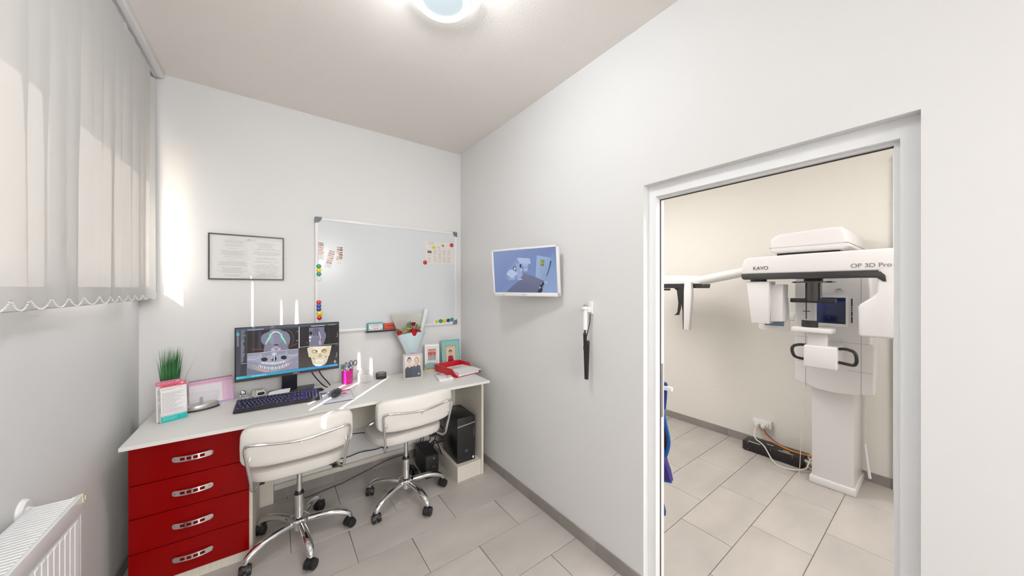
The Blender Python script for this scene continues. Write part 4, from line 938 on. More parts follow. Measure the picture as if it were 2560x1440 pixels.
def leaf(a, b, wd, m):
    a, b = Vector(a), Vector(b); d = (b - a); s_ = Vector((-d.z, 0, d.x)).normalized() * wd
    def fn(u, v): return a + d * v + s_ * (u - .5) * 2 * math.sin(math.pi * min(1, .04 + v * .96)) + Vector((0, -.006 * math.sin(math.pi * u), 0))
    obj('leaf', G().grid(fn, 4, 6, .0005), m, bq)
for a, b, wd, m in (((.93, BY, 1.13), (.905, BY + .005, 1.21), .012, LEAF), ((.92, BY, 1.14), (.925, BY, 1.225), .011, LEAF), ((.94, BY - .01, 1.15), (.88, BY, 1.165), .010, LEAF2), ((.96, BY, 1.15), (1.01, BY - .005, 1.19), .012, LEAF2),
                    ((.97, BY, 1.14), (1.02, BY, 1.165), .011, LEAF), ((.85, BY, 1.14), (.80, BY, 1.17), .009, LEAF), ((.88, BY, 1.13), (.865, BY - .01, 1.175), .010, LEAF2), ((.95, BY - .02, 1.15), (.93, BY - .02, 1.19), .008, mat('autumn_leaf', (.42, .14, .06), .5)),
                    ((.86, BY - .01, 1.12), (.895, BY - .02, 1.15), .012, LEAF2), ((.97, BY - .01, 1.16), (.985, BY - .01, 1.20), .009, LEAF)): leaf(a, b, wd, m)

# ---------------------------------------------------------------- whiteboard and what sticks to it
ALU = mat('white_aluminium_profile', (.80, .80, .80), .3); GREYC = mat('grey_corner_cap', (.17, .18, .20), .5)
BOARD = mat('white_enamel_board', (.69, .72, .735), .16, spec=.35)
bx0, bx1, bz0, bz1 = .252, 1.422, 1.155, 2.033; by = YB - .020
wbd = thing('whiteboard', 'large framed whiteboard on the back wall', 'whiteboard', ((bx0 + bx1) / 2, YB, bz0))
obj('board_surface', G().box(bx0 + .012, bx1 - .012, by + .004, YB, bz0 + .012, bz1 - .012), BOARD, wbd)
for g in (G().box(bx0, bx0 + .022, by, YB, bz0, bz1, bev=.003), G().box(bx1 - .022, bx1, by, YB, bz0, bz1, bev=.003), G().box(bx0, bx1, by, YB, bz0, bz0 + .022, bev=.003), G().box(bx0, bx1, by, YB, bz1 - .022, bz1, bev=.003)):
    obj('frame_profile', g, ALU, wbd)
for x, z, dx, dz in ((bx0, bz0, 1, 1), (bx1, bz0, -1, 1), (bx0, bz1, 1, -1), (bx1, bz1, -1, -1)):
    q = [(x - dx * .002, z - dz * .002 + dz * .006), (x - dx * .002, z + dz * .044)] + [(x + dx * .044 * math.sin(R(a)), z + dz * .044 * math.cos(R(a))) for a in range(15, 90, 15)] + [(x + dx * .044, z - dz * .002), (x - dx * .002 + dx * .006, z - dz * .002)]
    obj('corner_cap', G().prism(q, 'y', by - .003, YB - .001, bev=.001, seg=1), GREYC, wbd)
obj('pen_ledge', G().box(.600, 1.0, YB - .075, by, bz0 - .012, bz0 - .006).box(.600, 1.0, YB - .075, YB - .071, bz0 - .012, bz0 + .002), mat('dark_grey_ledge', (.09, .09, .11), .4), wbd)
by2 = by + .004
MC = {'green': 'glossgreen', }
cols = {'green': (.01, .30, .14), 'yellow': (.80, .62, .0), 'white': (.78, .79, .79), 'red': (.62, .01, .02), 'blue': (.02, .04, .36)}
def magnet(col, x, z, label, r_=.0165):
    o = thing('magnet', label, 'magnet', (x, by2, z), 0, 'round magnets on the whiteboard')
    obj('magnet_cap', G().tube([(x, by2, z), (x, by2 - .005, z), (x, by2 - .009, z), (x, by2 - .0105, z)], [r_, r_, r_ * .85, r_ * .6], 20), mat('magnet_' + col, cols[col], .3, coat=.3), o)
magnet('green', .276, 1.663, 'topmost green magnet on the left edge of the whiteboard')
magnet('yellow', .276, 1.634, 'yellow magnet between the two upper green ones at the left edge')
magnet('green', .276, 1.605, 'green magnet below the upper yellow one at the left edge')
magnet('white', .276, 1.568, 'white magnet under the upper green ones at the left edge')
magnet('red', .276, 1.392, 'red magnet on top of the lower column at the left edge')
magnet('blue', .276, 1.366, 'upper blue magnet in the lower column at the left edge')
magnet('blue', .276, 1.340, 'lower blue magnet in the lower column at the left edge')
magnet('yellow', .281, 1.309, 'big yellow magnet in the lower column at the left edge', .020)
magnet('red', .280, 1.276, 'red magnet at the foot of the lower column at the left edge')
magnet('red', 1.366, 1.907, 'red magnet at the upper right corner of the pinned sheet', .0185)
magnet('red', 1.105, 1.731, 'red magnet at the lower left corner of the pinned sheet', .0185)
magnet('white', 1.187, 1.186, 'white magnet at the left of the bottom right row')
magnet('yellow', 1.220, 1.190, 'small yellow magnet second in the bottom right row', .015)
magnet('green', 1.256, 1.192, 'green magnet between two yellow ones in the bottom right row', .0185)
magnet('yellow', 1.296, 1.194, 'large yellow magnet in the middle of the bottom right row', .0185)
magnet('blue', 1.333, 1.194, 'blue magnet in the bottom right row', .0175)
magnet('green', 1.371, 1.200, 'green magnet by the grey corner at the end of the bottom right row', .0185)
def strip(label, x, z, rot, W, H, sd):
    rn = random.Random(sd)
    o = thing('photo_strip', label, 'photo strip', (x, by2 - .0006, z), 0, 'photo strips on the whiteboard'); o.rotation_euler = (0, R(rot), 0); WMx[o.name] = Matrix.LocRotScale(o.location, o.rotation_euler, o.scale)
    obj('paper_strip', G().box(-W / 2, W / 2, -.0004, .0006, -H / 2, H / 2), PAPER, o, world=False)
    p = Pic(W, H)
    for i in range(3):
        v = .05 + i * .25; p.rect(.06, v, .94, v + .2, rn.choice(('3a2c2c', '5a4844', '46363a')), 1)
        for k in range(4):
            u = .16 + .23 * k; p.ell(u, v + .08 + rn.uniform(-.02, .02), .09, .045, rn.choice(('d8a890', 'c89880', 'e0b8a4')), 3, 10); p.ell(u, v + .05, .1, .04, rn.choice(('2c2020', '6a4830', 'b0303a')), 2, 10)
            p.rect(u - .1, v + .13, u + .1, v + .2, rn.choice(('a8202c', 'c83a40', '2c3040', 'd8d0cc', '803040')), 2)
    p.rect(.35, .86, .47, .875, 'a8a8b0', 1); p.ell(.62, .87, .06, .02, '505058', 1, 8); p.textlines(.2, .8, .92, .97, 1, 'b8b8bc', .5, 1, seed=sd)
    p.build('photo_print', PRINTG, o, T(0, -.0006, 0) @ FACEMY, .0002)
strip('left photo strip beside the whiteboard frame', .288, 1.782, 0, .046, .135, 3)
strip('middle photo strip, tilted, on the whiteboard', .351, 1.722, 14, .044, .145, 11)
strip('right photo strip, straight, on the whiteboard', .416, 1.752, 2, .046, .148, 17)
sh = thing('pinned_sheet', 'cream printed sheet held by two red magnets on the whiteboard', 'paper', (1.245, by2, 1.82)); 
obj('sheet', G().box(1.108, 1.388, by2 - .001, by2, 1.722, 1.927), mat('cream_paper', (.76, .72, .68), .6), sh)
p = Pic(.28, .205); p.textlines(.10, .32, .045, .16, 3, '8c888c', .25, 1, seed=2)
p.poly([(.2, .27), (.28, .19), (.36, .27), (.28, .35)], 'dcc818', 1); p.line([(.42, .22), (.46, .25), (.49, .3)], .012, '606060', 1)
p.ell(.61, .16, .04, .05, 'c08030', 1, 10); p.ell(.59, .15, .018, .03, '3c3024', 2, 8); p.rect(.07, .42, .21, .53, '6a5048', 1); p.rect(.08, .45, .2, .47, 'c0a898', 2)
for i in range(4): p.textlines(.26 + i * .165, .39 + i * .165, .36, .95, 14, '9c9696', .25, 1, center=True, seed=20 + i)
p.textlines(.07, .2, .6, .95, 9, 'a8a2a2', .25, 1, center=True, seed=30)
p.build('print', PRINT, sh, T(.003, -.0013, .0045) @ FACEMY, .0002)
er = thing('teal_sign_block', 'teal bordered motto sign on the whiteboard ledge', 'sign', (.672, 2.80, bz0 - .006))
tl_ = mat('teal_foam', (.10, .42, .42), .6)
obj('sign_body', G().box(-.062, .062, -.018, .018, 0, .066, bev=.008), tl_, er, world=False)
obj('white_face', G().box(-.053, .053, -.0192, -.0175, .008, .058), PAPER, er, world=False)
for s_, z, sz, m in (('LEARN', .048, .017, mat('maroon_ink', (.18, .02, .08), .6)), ('SOMETHING', .033, .011, mat('grey_ink', (.3, .3, .32), .6)), ('NEW', .018, .017, mat('brown_ink', (.35, .09, .05), .6))):
    text('lettering', s_, sz, m, er, (0, -.0197, z), (R(90), 0, 0), 1.15)
g = G()
for x in (-.044, .044):
    for z in (.016, .050): g.cyl((x, -.0202, z), (x, -.019, z), .0035, n=8)
obj('corner_dots', g, mat('navy_ink', (.03, .03, .08), .6), er, world=False)
pc_ = thing('pencil_case', 'orange-red pencil case on the whiteboard ledge', 'case', (.80, 2.803, bz0 - .006))
obj('case_body', G().box(-.064, .064, -.016, .016, .0, .056, bev=.006), mat('orange_red_fabric', (.66, .08, .045), .6, bump=(60, .2, .001, (1, 1, 1))), pc_, world=False)
obj('zip', G().box(-.04, .05, -.0175, -.0155, .036, .040).sell((.045, -.020, .036), .011, .004, .011, .8, .8, 12, 6), BLK, pc_, world=False)

# ---------------------------------------------------------------- framed poster
qx0, qx1, qz0, qz1 = -.336, .0615, 1.556, 1.856
po = thing('framed_notice', 'black-framed notice of two text columns on the back wall', 'framed notice', ((qx0 + qx1) / 2, YB, qz0))
FRB = mat('thin_black_frame', (.02, .02, .022), .35)
obj('frame_border', G().box(qx0, qx0 + .007, YB - .014, YB, qz0, qz1).box(qx1 - .007, qx1, YB - .014, YB, qz0, qz1).box(qx0 + .007, qx1 - .007, YB - .014, YB, qz0, qz0 + .007).box(qx0 + .007, qx1 - .007, YB - .014, YB, qz1 - .007, qz1), FRB, po)
p = Pic(qx1 - qx0 - .014, qz1 - qz0 - .014); p.rect(0, 0, 1, 1, 'dcdcda', 0)
p.rect(.49, .075, .53, .088, 'b03038', 1); p.rect(.54, .077, .60, .087, 'b4b4b6', 1); p.textlines(.46, .63, .11, .13, 1, 'b0b0b4', .4, 1, seed=5)
for v0, v1, n_, u0, u1 in ((.07, .09, 1, .22, .36), (.12, .26, 6, .14, .49), (.30, .32, 1, .2, .38), (.36, .52, 7, .12, .48), (.56, .575, 1, .2, .36), (.61, .74, 5, .1, .5), (.75, .88, 6, .1, .48), (.89, .96, 3, .18, .42)):
    p.textlines(u0, u1, v0, v1, n_, 'a9aaac', .3, 1, center=True, seed=int(v0 * 100))
for v0, v1, n_, u0, u1 in ((.10, .12, 1, .68, .83), (.14, .26, 4, .6, .9), (.27, .45, 7, .56, .98), (.46, .62, 7, .57, .96), (.63, .80, 8, .56, .97), (.81, .97, 7, .56, .97)):
    p.textlines(u0, u1, v0, v1, n_, 'a2a3a6', .32, 1, center=True, seed=int(v0 * 100) + 3)
p.rect(.40, .972, .78, .978, 'c8a0a4', 1)
p.build('notice_sheet', PRINT, po, T(0, -.008, (qz1 - qz0) / 2) @ FACEMY, .0002)
obj('glass_cover', G().box(qx0 + .007, qx1 - .007, YB - .0125, YB - .0115, qz0 + .007, qz1 - .007), GLASS, po)

# ---------------------------------------------------------------- television on its arm
TVa = math.atan2(1.435 - 1.934, 1.41 - 1.252)      # direction of its lower edge, far end -> near end
tv = thing('television', 'small white television on a wall arm showing the scan room', 'television', (1.331, 1.6845, 1.606), TVa)
TL_, THt = .524, .322; Mt = RX(R(5))
def tvo(nm, g, m, par=tv):
    bmesh.ops.transform(g.bm, matrix=Mt, verts=g.bm.verts); return obj(nm, g, m, par, world=False)
fw = .013
# local frame: x runs far->near end, +y points to the wall side
tvo('bezel', G().box(-TL_ / 2, TL_ / 2, 0, .012, -THt / 2, -THt / 2 + .024, bev=.002).box(-TL_ / 2, TL_ / 2, 0, .012, THt / 2 - fw, THt / 2, bev=.002).box(-TL_ / 2, -TL_ / 2 + fw, 0, .012, -THt / 2, THt / 2, bev=.002).box(TL_ / 2 - fw, TL_ / 2, 0, .012, -THt / 2, THt / 2, bev=.002), WHITE)
tvo('rear_shell', G().box(-TL_ / 2 + .002, TL_ / 2 - .002, .008, .030, -THt / 2 + .002, THt / 2 - .002, bev=.004).box(-.15, .15, .028, .05, -.12, .09, bev=.01), WHITE)
pw, ph_ = TL_ - 2 * fw, THt - fw - .024
p = Pic(pw, ph_)
def mt(x, y):
    xl = 128 + 15 * (y - 180) / 365; xr = 680 + 13 * (y - 138) / 415; u = (x - xl) / (xr - xl); yt = 180 - 42 * u; yb = 545 + 8 * u; return (u, (y - yt) / (yb - yt))
TP = lambda pts, c, L=1: p.poly([mt(*q) for q in pts], c, L)
p.poly([(0, 1), (1, 1), (1, 0), (0, 0)], ['7f93c4', '9db2d8', '7d92c6', '8fa4d2'], 0)
TP([(262, 530), (372, 440), (420, 372), (598, 440), (560, 553), (262, 545)], ['6c7191', '727796', '80819c', '72789c', '6a7094', '666b8e'], 1)
TP([(420, 372), (350, 240), (470, 190), (524, 212), (516, 405)], '8297c8', 1)
TP([(527, 212), (640, 236), (636, 300), (592, 448), (516, 408)], ['a9c2e6', '9fb8e0', '98b0da', '94aad4', 'a8c0e4'], 2)
TP([(560, 252), (590, 256), (586, 312), (558, 306)], '8a8c50', 3); TP([(566, 262), (582, 266), (580, 290), (564, 286)], 'd8d040', 4); TP([(570, 268), (578, 270), (577, 280), (569, 278)], '303020', 5)
TP([(352, 238), (380, 232), (470, 240), (475, 290), (440, 290), (378, 284)], 'bccdf0', 3); TP([(400, 284), (455, 290), (450, 318), (402, 312)], 'a6c4ea', 3)
TP([(252, 362), (345, 248), (366, 262), (290, 350), (258, 380)], '8ea4d4', 2)
TP([(284, 342), (312, 338), (358, 372), (352, 385), (310, 420), (258, 388), (262, 368)], 'c3d4f2', 3); TP([(252, 400), (290, 415), (345, 400), (340, 430), (280, 440)], '9eb2dc', 2)
TP([(342, 280), (378, 284), (404, 380), (380, 430), (356, 436)], 'a4b6de', 2); TP([(318, 318), (342, 310), (350, 345), (326, 350)], '40485e', 3); TP([(324, 322), (340, 317), (345, 340), (329, 344)], 'd0dcf4', 4)
TP([(380, 292), (394, 294), (392, 322), (378, 320)], '2c3450', 4); TP([(412, 320), (450, 324), (448, 356), (415, 356)], 'b4c2e6', 3)
TP([(384, 336), (400, 330), (404, 352), (392, 358)], 'c8d4f0', 4); TP([(366, 430), (400, 420), (402, 430), (370, 438)], 'c0cef0', 3)
p.poly([mt(*q) for q in [(640, 236), (652, 180), (684, 300), (692, 548), (570, 552), (598, 455)]], ['8fb0d8', '84a4d0', '90a8d8', '9cb2e0', '9ab0dc', '94acd8'], 1)
TP([(636, 262), (646, 268), (632, 330), (610, 400), (604, 398), (624, 330)], '2c5a72', 4); TP([(560, 470), (576, 452), (588, 470), (566, 500), (574, 530), (560, 552), (530, 552)], '26303c', 4)
TP([(585, 448), (608, 446), (612, 466), (590, 470)], 'd8e4f4', 5); TP([(590, 458), (602, 450), (600, 466)], '202838', 6); TP([(560, 460), (570, 466), (562, 476)], 'c8d4e8', 5); TP([(548, 498), (560, 500), (552, 514), (544, 512)], 'c8d4e8', 5)
p.build('screen_image', SCRT, tv, Mt @ T(0, .004, (.024 - fw) / 2) @ FACEMY, .0001)
tag(obj('control_strip', G().box(-.17, -.155, -.001, .001, -.153, -.151), BLK, tv, world=False))
text('logo_text', 'SAMSUNG', .009, mat('grey_letter', (.4, .4, .42), .4), tv, (0, .0125, -THt / 2 + .011), (R(90), 0, 0))
obj('wall_arm', G().tube([(0, .045, -.01), (.03, .09, -.01), (.012, .13, -.01)], .016, 12), GREYC, tv, world=False)
obj('wall_plate', G().box(1.455, 1.471, 1.60, 1.72, 1.53, 1.66), GREYC, tv)

# ---------------------------------------------------------------- wall handset with coiled cord
hs_ = thing('wall_handset', 'white wall handset with a black coiled cord by the door', 'handset', (XR, 1.23, 1.36))
obj('wall_mount', G().box(XR - .012, XR, 1.213, 1.247, 1.352, 1.425, bev=.004).box(XR - .04, XR - .01, 1.218, 1.242, 1.362, 1.392, bev=.006), WHITE, hs_)
obj('cradle_ring', G().tube([(XR - .052 + .017 * math.cos(a), 1.232 + .017 * math.sin(a), 1.383) for a in [2 * math.pi * k / 20 for k in range(20)]], .005, 8, closed=True), WHITE, hs_)
hx, hy = XR - .052, 1.232
grip = obj('grip', G().lathe([(.008, 1.262), (.0135, 1.266), (.0145, 1.30), (.0135, 1.37), (.015, 1.388), (.012, 1.396)], (hx, hy, 0)), WHITE, hs_)
obj('push_button', G().lathe([(.009, 1.395), (.009, 1.402), (.006, 1.404)], (hx, hy, 0), 16), mat('button_grey', (.25, .25, .27), .4), grip)
def coil(top, bot, r_, turns, ph0=0):
    return [(top[0] + (bot[0] - top[0]) * k / (turns * 12) + r_ * math.cos(2 * math.pi * k / 12 + ph0), top[1] + (bot[1] - top[1]) * k / (turns * 12) + r_ * math.sin(2 * math.pi * k / 12 + ph0), top[2] + (bot[2] - top[2]) * k / (turns * 12)) for k in range(turns * 12 + 1)]
CORD = mat('black_rubber_cord', (.03, .028, .03), .4)
g = G().tube(coil((hx, hy, 1.245), (hx + .006, hy - .005, .985), .0085, 52), .0026, 5)
g.tube(coil((hx + .016, hy - .008, 1.20), (hx + .010, hy - .004, .985), .0085, 42), .0026, 5)
tag(obj('coiled_cord', g, CORD, hs_), 'black coiled cord')
obj('straight_cord', G().tube(spl([(XR - .008, 1.232, 1.355), (XR - .012, 1.232, 1.30), (hx + .012, hy, 1.22), (hx - .006, hy + .004, 1.165), (hx + .004, hy, 1.14), (hx + .014, hy - .006, 1.19)], 8), .0026, 6).tube([(hx, hy, 1.262), (hx, hy, 1.24)], .005, 8), CORD, hs_)

# ---------------------------------------------------------------- the scan room
mch = thing('dental_scanner', 'white dental x-ray scanner standing against the far wall', 'x-ray machine', (3.5, .53, 0))
obj('base', G().box(3.345, 3.725, .408, .660, 0, .055, bev=.008), MACH, mch)
obj('column', G().box(3.362, 3.70, .418, .650, .05, 1.73, bev=.012), MACH, mch)
car = [(.726, .80), (.70, .778), (.60, .748), (.50, .742), (.40, .752), (.315, .776), (.310, 1.10), (.330, 1.11), (.330, 1.735), (.726, 1.735)]
cg = obj('carriage', G().prism(car, 'x', 3.25, 3.50, bev=.012, seg=3), MACH, mch)
g = G()
for y in (.660, .372): g.box(3.2494, 3.2500, y - .0008, y + .0008, .755, 1.75)
for z, y0, y1 in ((1.115, .318, .45), (1.13, .55, .722), (.92, .318, .44), (.945, .65, .722)): g.box(3.2494, 3.2500, y0, y1, z - .0008, z + .0008)
obj('panel_seams', g, SEAM, cg)
sc = obj('control_screen', G().box(3.235, 3.252, .432, .612, 1.222, 1.452, bev=.006), WHITE, mch)
p = Pic(.150, .186); p.poly([(0, 1), (1, 1), (1, 0), (0, 0)], ['0a1030', '060a20', '0c1434', '14245c'], 0); p.ell(.42, .78, .02, .015, '4a6a98', 1, 8)
p.build('screen_image', SCR, sc, WMx[sc.name].inverted() @ T(3.2345, .520, 1.338) @ RZ(R(-90)) @ FACEMY, .0003)
g = G().box(3.248, 3.2505, .413, .420, 1.255, 1.425)
bt = obj('button_strip', g, BLK, mch)
g = G()
for z in (1.30, 1.335, 1.35, 1.365): g.box(3.2472, 3.2482, .4125, .4205, z, z + .004)
obj('button_marks', g, WHITE, bt)
g = G().box(3.246, 3.2505, .470, .492, 1.488, 1.494).tube([(3.249, .500, 1.472), (3.249, .462, 1.472), (3.249, .462, 1.484), (3.249, .500, 1.484)], .0008, 4, closed=True); obj('warning_mark', g, SEAM, mch)
# shelf above the arm
def shf(y0, y1, z0, z1): return [(y0, z0 + .02), (y0 + .03, z0), (y1 - .03, z0), (y1, z0 + .02), (y1 - .005, z1 - .05), (y1 - .05, z1 - .012), (y0 + .07, z1), (y0 + .03, z1 - .006), (y0 + .008, z1 - .04)]
sf = obj('top_shelf', G().prism(shf(.395, .806, 1.752, 1.905), 'x', 2.955, 3.69, bev=.022, seg=4), MACH, mch)
obj('shelf_seam', G().box(2.9538, 3.60, .3942, .8068, 1.7928, 1.7940), SEAM, sf)
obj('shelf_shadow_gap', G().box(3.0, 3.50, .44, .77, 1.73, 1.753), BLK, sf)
# rotating arm: white beam, black glossy belly, tube head at the right end, sensor at the left
beam = [(.955, 1.603), (.951, 1.66), (.938, 1.712), (.915, 1.727), (.60, 1.732), (-.06, 1.732), (-.10, 1.70), (-.10, 1.24), (-.07, 1.208), (.325, 1.204), (.340, 1.215), (.342, 1.385), (.335, 1.402), (.285, 1.447), (.268, 1.475), (.262, 1.56), (.262, 1.603)]
ar = obj('rotating_arm', G().prism(beam, 'x', 2.87, 3.06, bev=.014, seg=3), MACH, mch)
belly = [(.956, 1.602), (.948, 1.570), (.935, 1.562), (.31, 1.562), (.265, 1.560), (.240, 1.538), (.228, 1.538), (.232, 1.575), (.250, 1.597), (.275, 1.603)]
obj('black_belly', G().prism(belly, 'x', 2.866, 3.064, bev=.002), BLKG, ar)
obj('body_seam', G().box(2.8685, 2.87, .158, .160, 1.21, 1.53), SEAM, ar)
obj('side_window', G().prism([(.352, 1.26), (.352, 1.385), (.340, 1.398), (.334, 1.38), (.334, 1.26)], 'x', 2.90, 3.05), mat('grey_window', (.45, .43, .44), .4), ar)
LET = mat('dark_lettering', (.06, .05, .05), .4); LET2 = mat('grey_lettering', (.22, .20, .20), .4)
def lettering(nm, txt, yc, zc, wd, ht, m):
    me = textmesh(txt, .05); xs = [v.co.x for v in me.vertices]; ys = [v.co.y for v in me.vertices]; cx, cy = (max(xs) + min(xs)) / 2, (max(ys) + min(ys)) / 2
    me.transform(RZ(R(-90)) @ RX(R(90)) @ Matrix.Diagonal((wd / (max(xs) - min(xs)), ht / (max(ys) - min(ys)), 1, 1)) @ T(-cx, -cy, 0))
    return obj(nm, None, m, ar, me=me, loc=(2.8688 - 3.5, yc - .53, zc))
lettering('logo_text', 'KAVO', .8327, 1.6456, .0895, .025, LET)
lettering('model_text', 'OP 3D Pro', .290, 1.637, .165, .0245, LET2)
g = G().prism([(.928, 1.548), (.785, 1.548), (.795, 1.24), (.895, 1.24)], 'x', 2.885, 3.03, bev=.008)
sn = obj('sensor_head', g, MACH, mch)
obj('swivel_ring', G().cyl((2.955, .87, 1.545), (2.955, .87, 1.564), .05), BLK, sn)
obj('sensor_plate', G().prism([(.792, 1.525), (.716, 1.525), (.722, 1.26), (.792, 1.255)], 'x', 2.93, 3.05, bev=.004), MACH, sn)
rc = mat('mirror_blue', (.17, .27, .38), .15)
mr2 = obj('face_shield', G().prism([(.90, 1.19), (.90, 1.25), (.86, 1.25), (.86, 1.215), (.745, 1.215), (.742, 1.43), (.725, 1.43), (.712, 1.19), (.73, 1.175), (.885, 1.178)], 'x', 3.06, 3.09, bev=.003), MACH, sn)
obj('blue_pane', G().box(3.07, 3.08, .742, .865, 1.21, 1.41), rc, mr2)
hd = obj('head_support', G().cyl((3.0, .57, 1.535), (3.0, .57, 1.545), .115).cyl((3.0, .57, 1.42), (3.0, .57, 1.54), .045).cyl((3.0, .57, 1.41), (3.0, .57, 1.47), .040), BLKG, mch)
obj('temple_clamp', G().box(2.975, 3.02, .455, .690, 1.398, 1.428, bev=.006), BLK, hd)
obj('bite_rod', G().cyl((2.97, .600, 1.285), (2.97, .600, 1.40), .003, n=8).box(2.965, 2.975, .580, .618, 1.338, 1.343), BLK, hd)
obj('hub_ring', G().cyl((3.0, .57, 1.545), (3.0, .57, 1.563), .05), BLK, hd)
cr_ = obj('chin_rest_tray', G().prism([(2.86, .655), (2.86, .46), (2.95, .45), (3.0, .47), (3.0, .65), (2.95, .665)], 'z', 1.205, 1.235, bev=.005), MACH, mch)
g = G()
def cupf(u, v): a = R(200 + 140 * u); return (2.95 + .0 + .040 * math.sin(a) * 1.0, .575 + .040 * math.cos(a), 1.235 + .046 * v)
g.grid(cupf, 12, 2, .006); obj('chin_cup', g, BLK, cr_)
obj('stem', G().box(2.90, 2.97, .487, .580, 1.10, 1.21, bev=.004), MACH, mch)
pb = obj('patient_box', G().box(2.89, 2.99, .437, .600, .968, 1.118, bev=.012, seg=3).prism([(2.95, 1.0), (2.95, 1.10), (3.26, 1.12), (3.26, .96)], 'y', .455, .585), MACH, mch)
for nm, pts in (('left', [(2.95, .600, 1.108), (2.93, .625, 1.110), (2.91, .655, 1.098), (2.905, .662, 1.07), (2.91, .650, 1.03), (2.93, .625, 1.016), (2.95, .600, 1.012)]),
                ('right', [(2.95, .437, 1.105), (2.93, .40, 1.110), (2.91, .362, 1.098), (2.905, .352, 1.06), (2.91, .356, 1.03), (2.92, .372, 1.016), (2.94, .437, 1.02)])):
    tag(obj('grab_handle', G().tube(spl(pts, 5), .0095, 10), BLK, pb), 'black %s grab handle' % nm)
obj('cord', G().tube(spl([(3.24, .665, .80), (3.25, .680, .5), (3.30, .70, .25), (3.36, .72, .02)], 8), .0022, 6), mat('cream_cord', (.7, .67, .6), .5), mch)
obj('rear_cord', G().tube(coil((3.66, .395, .75), (3.66, .40, .30), .007, 44), .0022, 4).tube([(3.66, .40, .30), (3.655, .385, .15), (3.63, .37, .06)], .009, 8), WHITE, mch)
# side arm with its own head
bm_ = obj('side_boom', G().tube([(3.05, .70, 1.655), (3.12, 1.0, 1.637), (3.28, 1.46, 1.563)], [.055, .055, .045], 16, ry=[.038, .040, .044]), MACH, mch)
hg_ = [(1.395, 1.50), (1.40, 1.603), (1.415, 1.618), (1.66, 1.622), (1.95, 1.628), (1.96, 1.50)]
h2 = obj('side_head', G().prism([(1.392, 1.538), (1.400, 1.605), (1.418, 1.618), (1.95, 1.634), (1.98, 1.60), (1.98, 1.538)], 'x', 3.22, 3.42, bev=.012, seg=3), MACH, mch)
obj('side_head_belly', G().prism([(1.392, 1.537), (1.400, 1.498), (1.97, 1.498), (1.98, 1.537)], 'x', 3.224, 3.416), BLK, h2)
g = G().prism([(1.468, 1.555), (1.505, 1.562), (1.530, 1.553), (1.535, 1.48), (1.538, 1.10), (1.486, 1.10), (1.470, 1.30), (1.460, 1.45)], 'x', 3.18, 3.23, bev=.008)
obj('ear_post', g, MACH, h2)
obj('ear_post_edge', G().prism([(1.536, 1.51), (1.585, 1.50), (1.572, 1.40), (1.55, 1.28), (1.546, 1.10), (1.536, 1.10)], 'x', 3.19, 3.22), BLK, h2)
obj('ear_rod', G().prism([(1.60, 1.50), (1.66, 1.50), (1.63, 1.475), (1.615, 1.35), (1.625, 1.26), (1.645, 1.235), (1.655, 1.235), (1.65, 1.228), (1.615, 1.232), (1.598, 1.30), (1.592, 1.40)], 'x', 3.24, 3.26), BLK, h2)
obj('nose_rest', G().box(3.23, 3.25, 1.70, 1.86, 1.475, 1.495).box(3.23, 3.25, 1.78, 1.81, 1.40, 1.475), BLK, h2)
# floor box, socket and cables
fb = thing('black_floor_box', 'long black electrical box on the floor below the socket', 'electrical box', (3.59, .95, 0))
obj('case', G().box(3.52, 3.665, .735, 1.160, .008, .085, bev=.003), mat('black_powder_coat', (.016, .012, .012), .4), fb)
for x in (3.54, 3.645):
    for y in (.76, 1.135): obj('foot', G().cyl((x, y, 0), (x, y, .009), .009), BLK, fb)
obj('label', G().box(3.535, 3.550, 1.03, 1.12, .085, .0857).box(3.60, 3.615, .95, 1.0, .085, .0857).box(3.54, 3.552, .80, .90, .085, .0857), mat('label_white', (.55, .54, .56), .5), fb)
g = G()
for y, z in ((1.12, .075), (.95, .075), (.80, .075), (1.12, .022)): g.cyl((3.5185, y, z), (3.52, y, z), .0035, n=8)
obj('screws', g, STEEL, fb)
obj('yellow_tag', G().box(3.57, 3.582, .83, .875, .085, .0862), mat('yellow_label', (.8, .6, .05), .5), fb)
so_ = thing('wall_socket', 'white double wall socket with two plugs on the far wall', 'socket', (XF, 1.06, .225))
obj('socket_box', G().box(XF - .035, XF, .990, 1.132, .190, .262, bev=.004), WHITE, so_)
obj('socket_insert', G().box(XF - .042, XF - .033, 1.01, 1.118, .20, .245, bev=.002), WHITE, so_)
for y, nm in ((1.095, 'plug'), (1.045, 'plug')): tag(obj('plug', G().box(XF - .075, XF - .04, y - .016, y + .016, .195, .225, bev=.006), mat('cream_plug', (.80, .77, .66), .4)), 'cream %s plug in the wall socket' % ('left' if y > 1.07 else 'right'), 'plug')
CW = mat('cream_cable', (.78, .74, .64), .4)
cbl('cable', 'cream cable looping from the wall socket over the black floor box', [(3.66, 1.095, .20), (3.63, 1.10, .15), (3.56, 1.07, .12), (3.50, .99, .10), (3.44, .90, .012), (3.42, .80, .008), (3.48, .71, .03), (3.56, .70, .07), (3.62, .68, .10)], .0048, CW)
cbl('cable', 'orange cable running from the socket to the scanner base', [(3.66, 1.045, .195), (3.655, 1.03, .15), (3.62, .98, .125), (3.60, .86, .10), (3.60, .75, .098), (3.62, .66, .10)], .005, mat('orange_cable', (.85, .30, .02), .4))
cbl('cable', 'purple cable beside the orange one above the floor box', [(3.70, 1.06, .19), (3.68, 1.02, .15), (3.66, .97, .12), (3.66, .93, .098), (3.68, .86, .05)], .004, mat('purple_cable', (.25, .06, .20), .4))
cbl('cable', 'grey cable hanging from the wall socket', [(3.70, 1.08, .19), (3.70, 1.05, .15), (3.70, 1.01, .12), (3.69, .96, .10)], .0025, mat('grey_cable', (.3, .3, .3), .4))
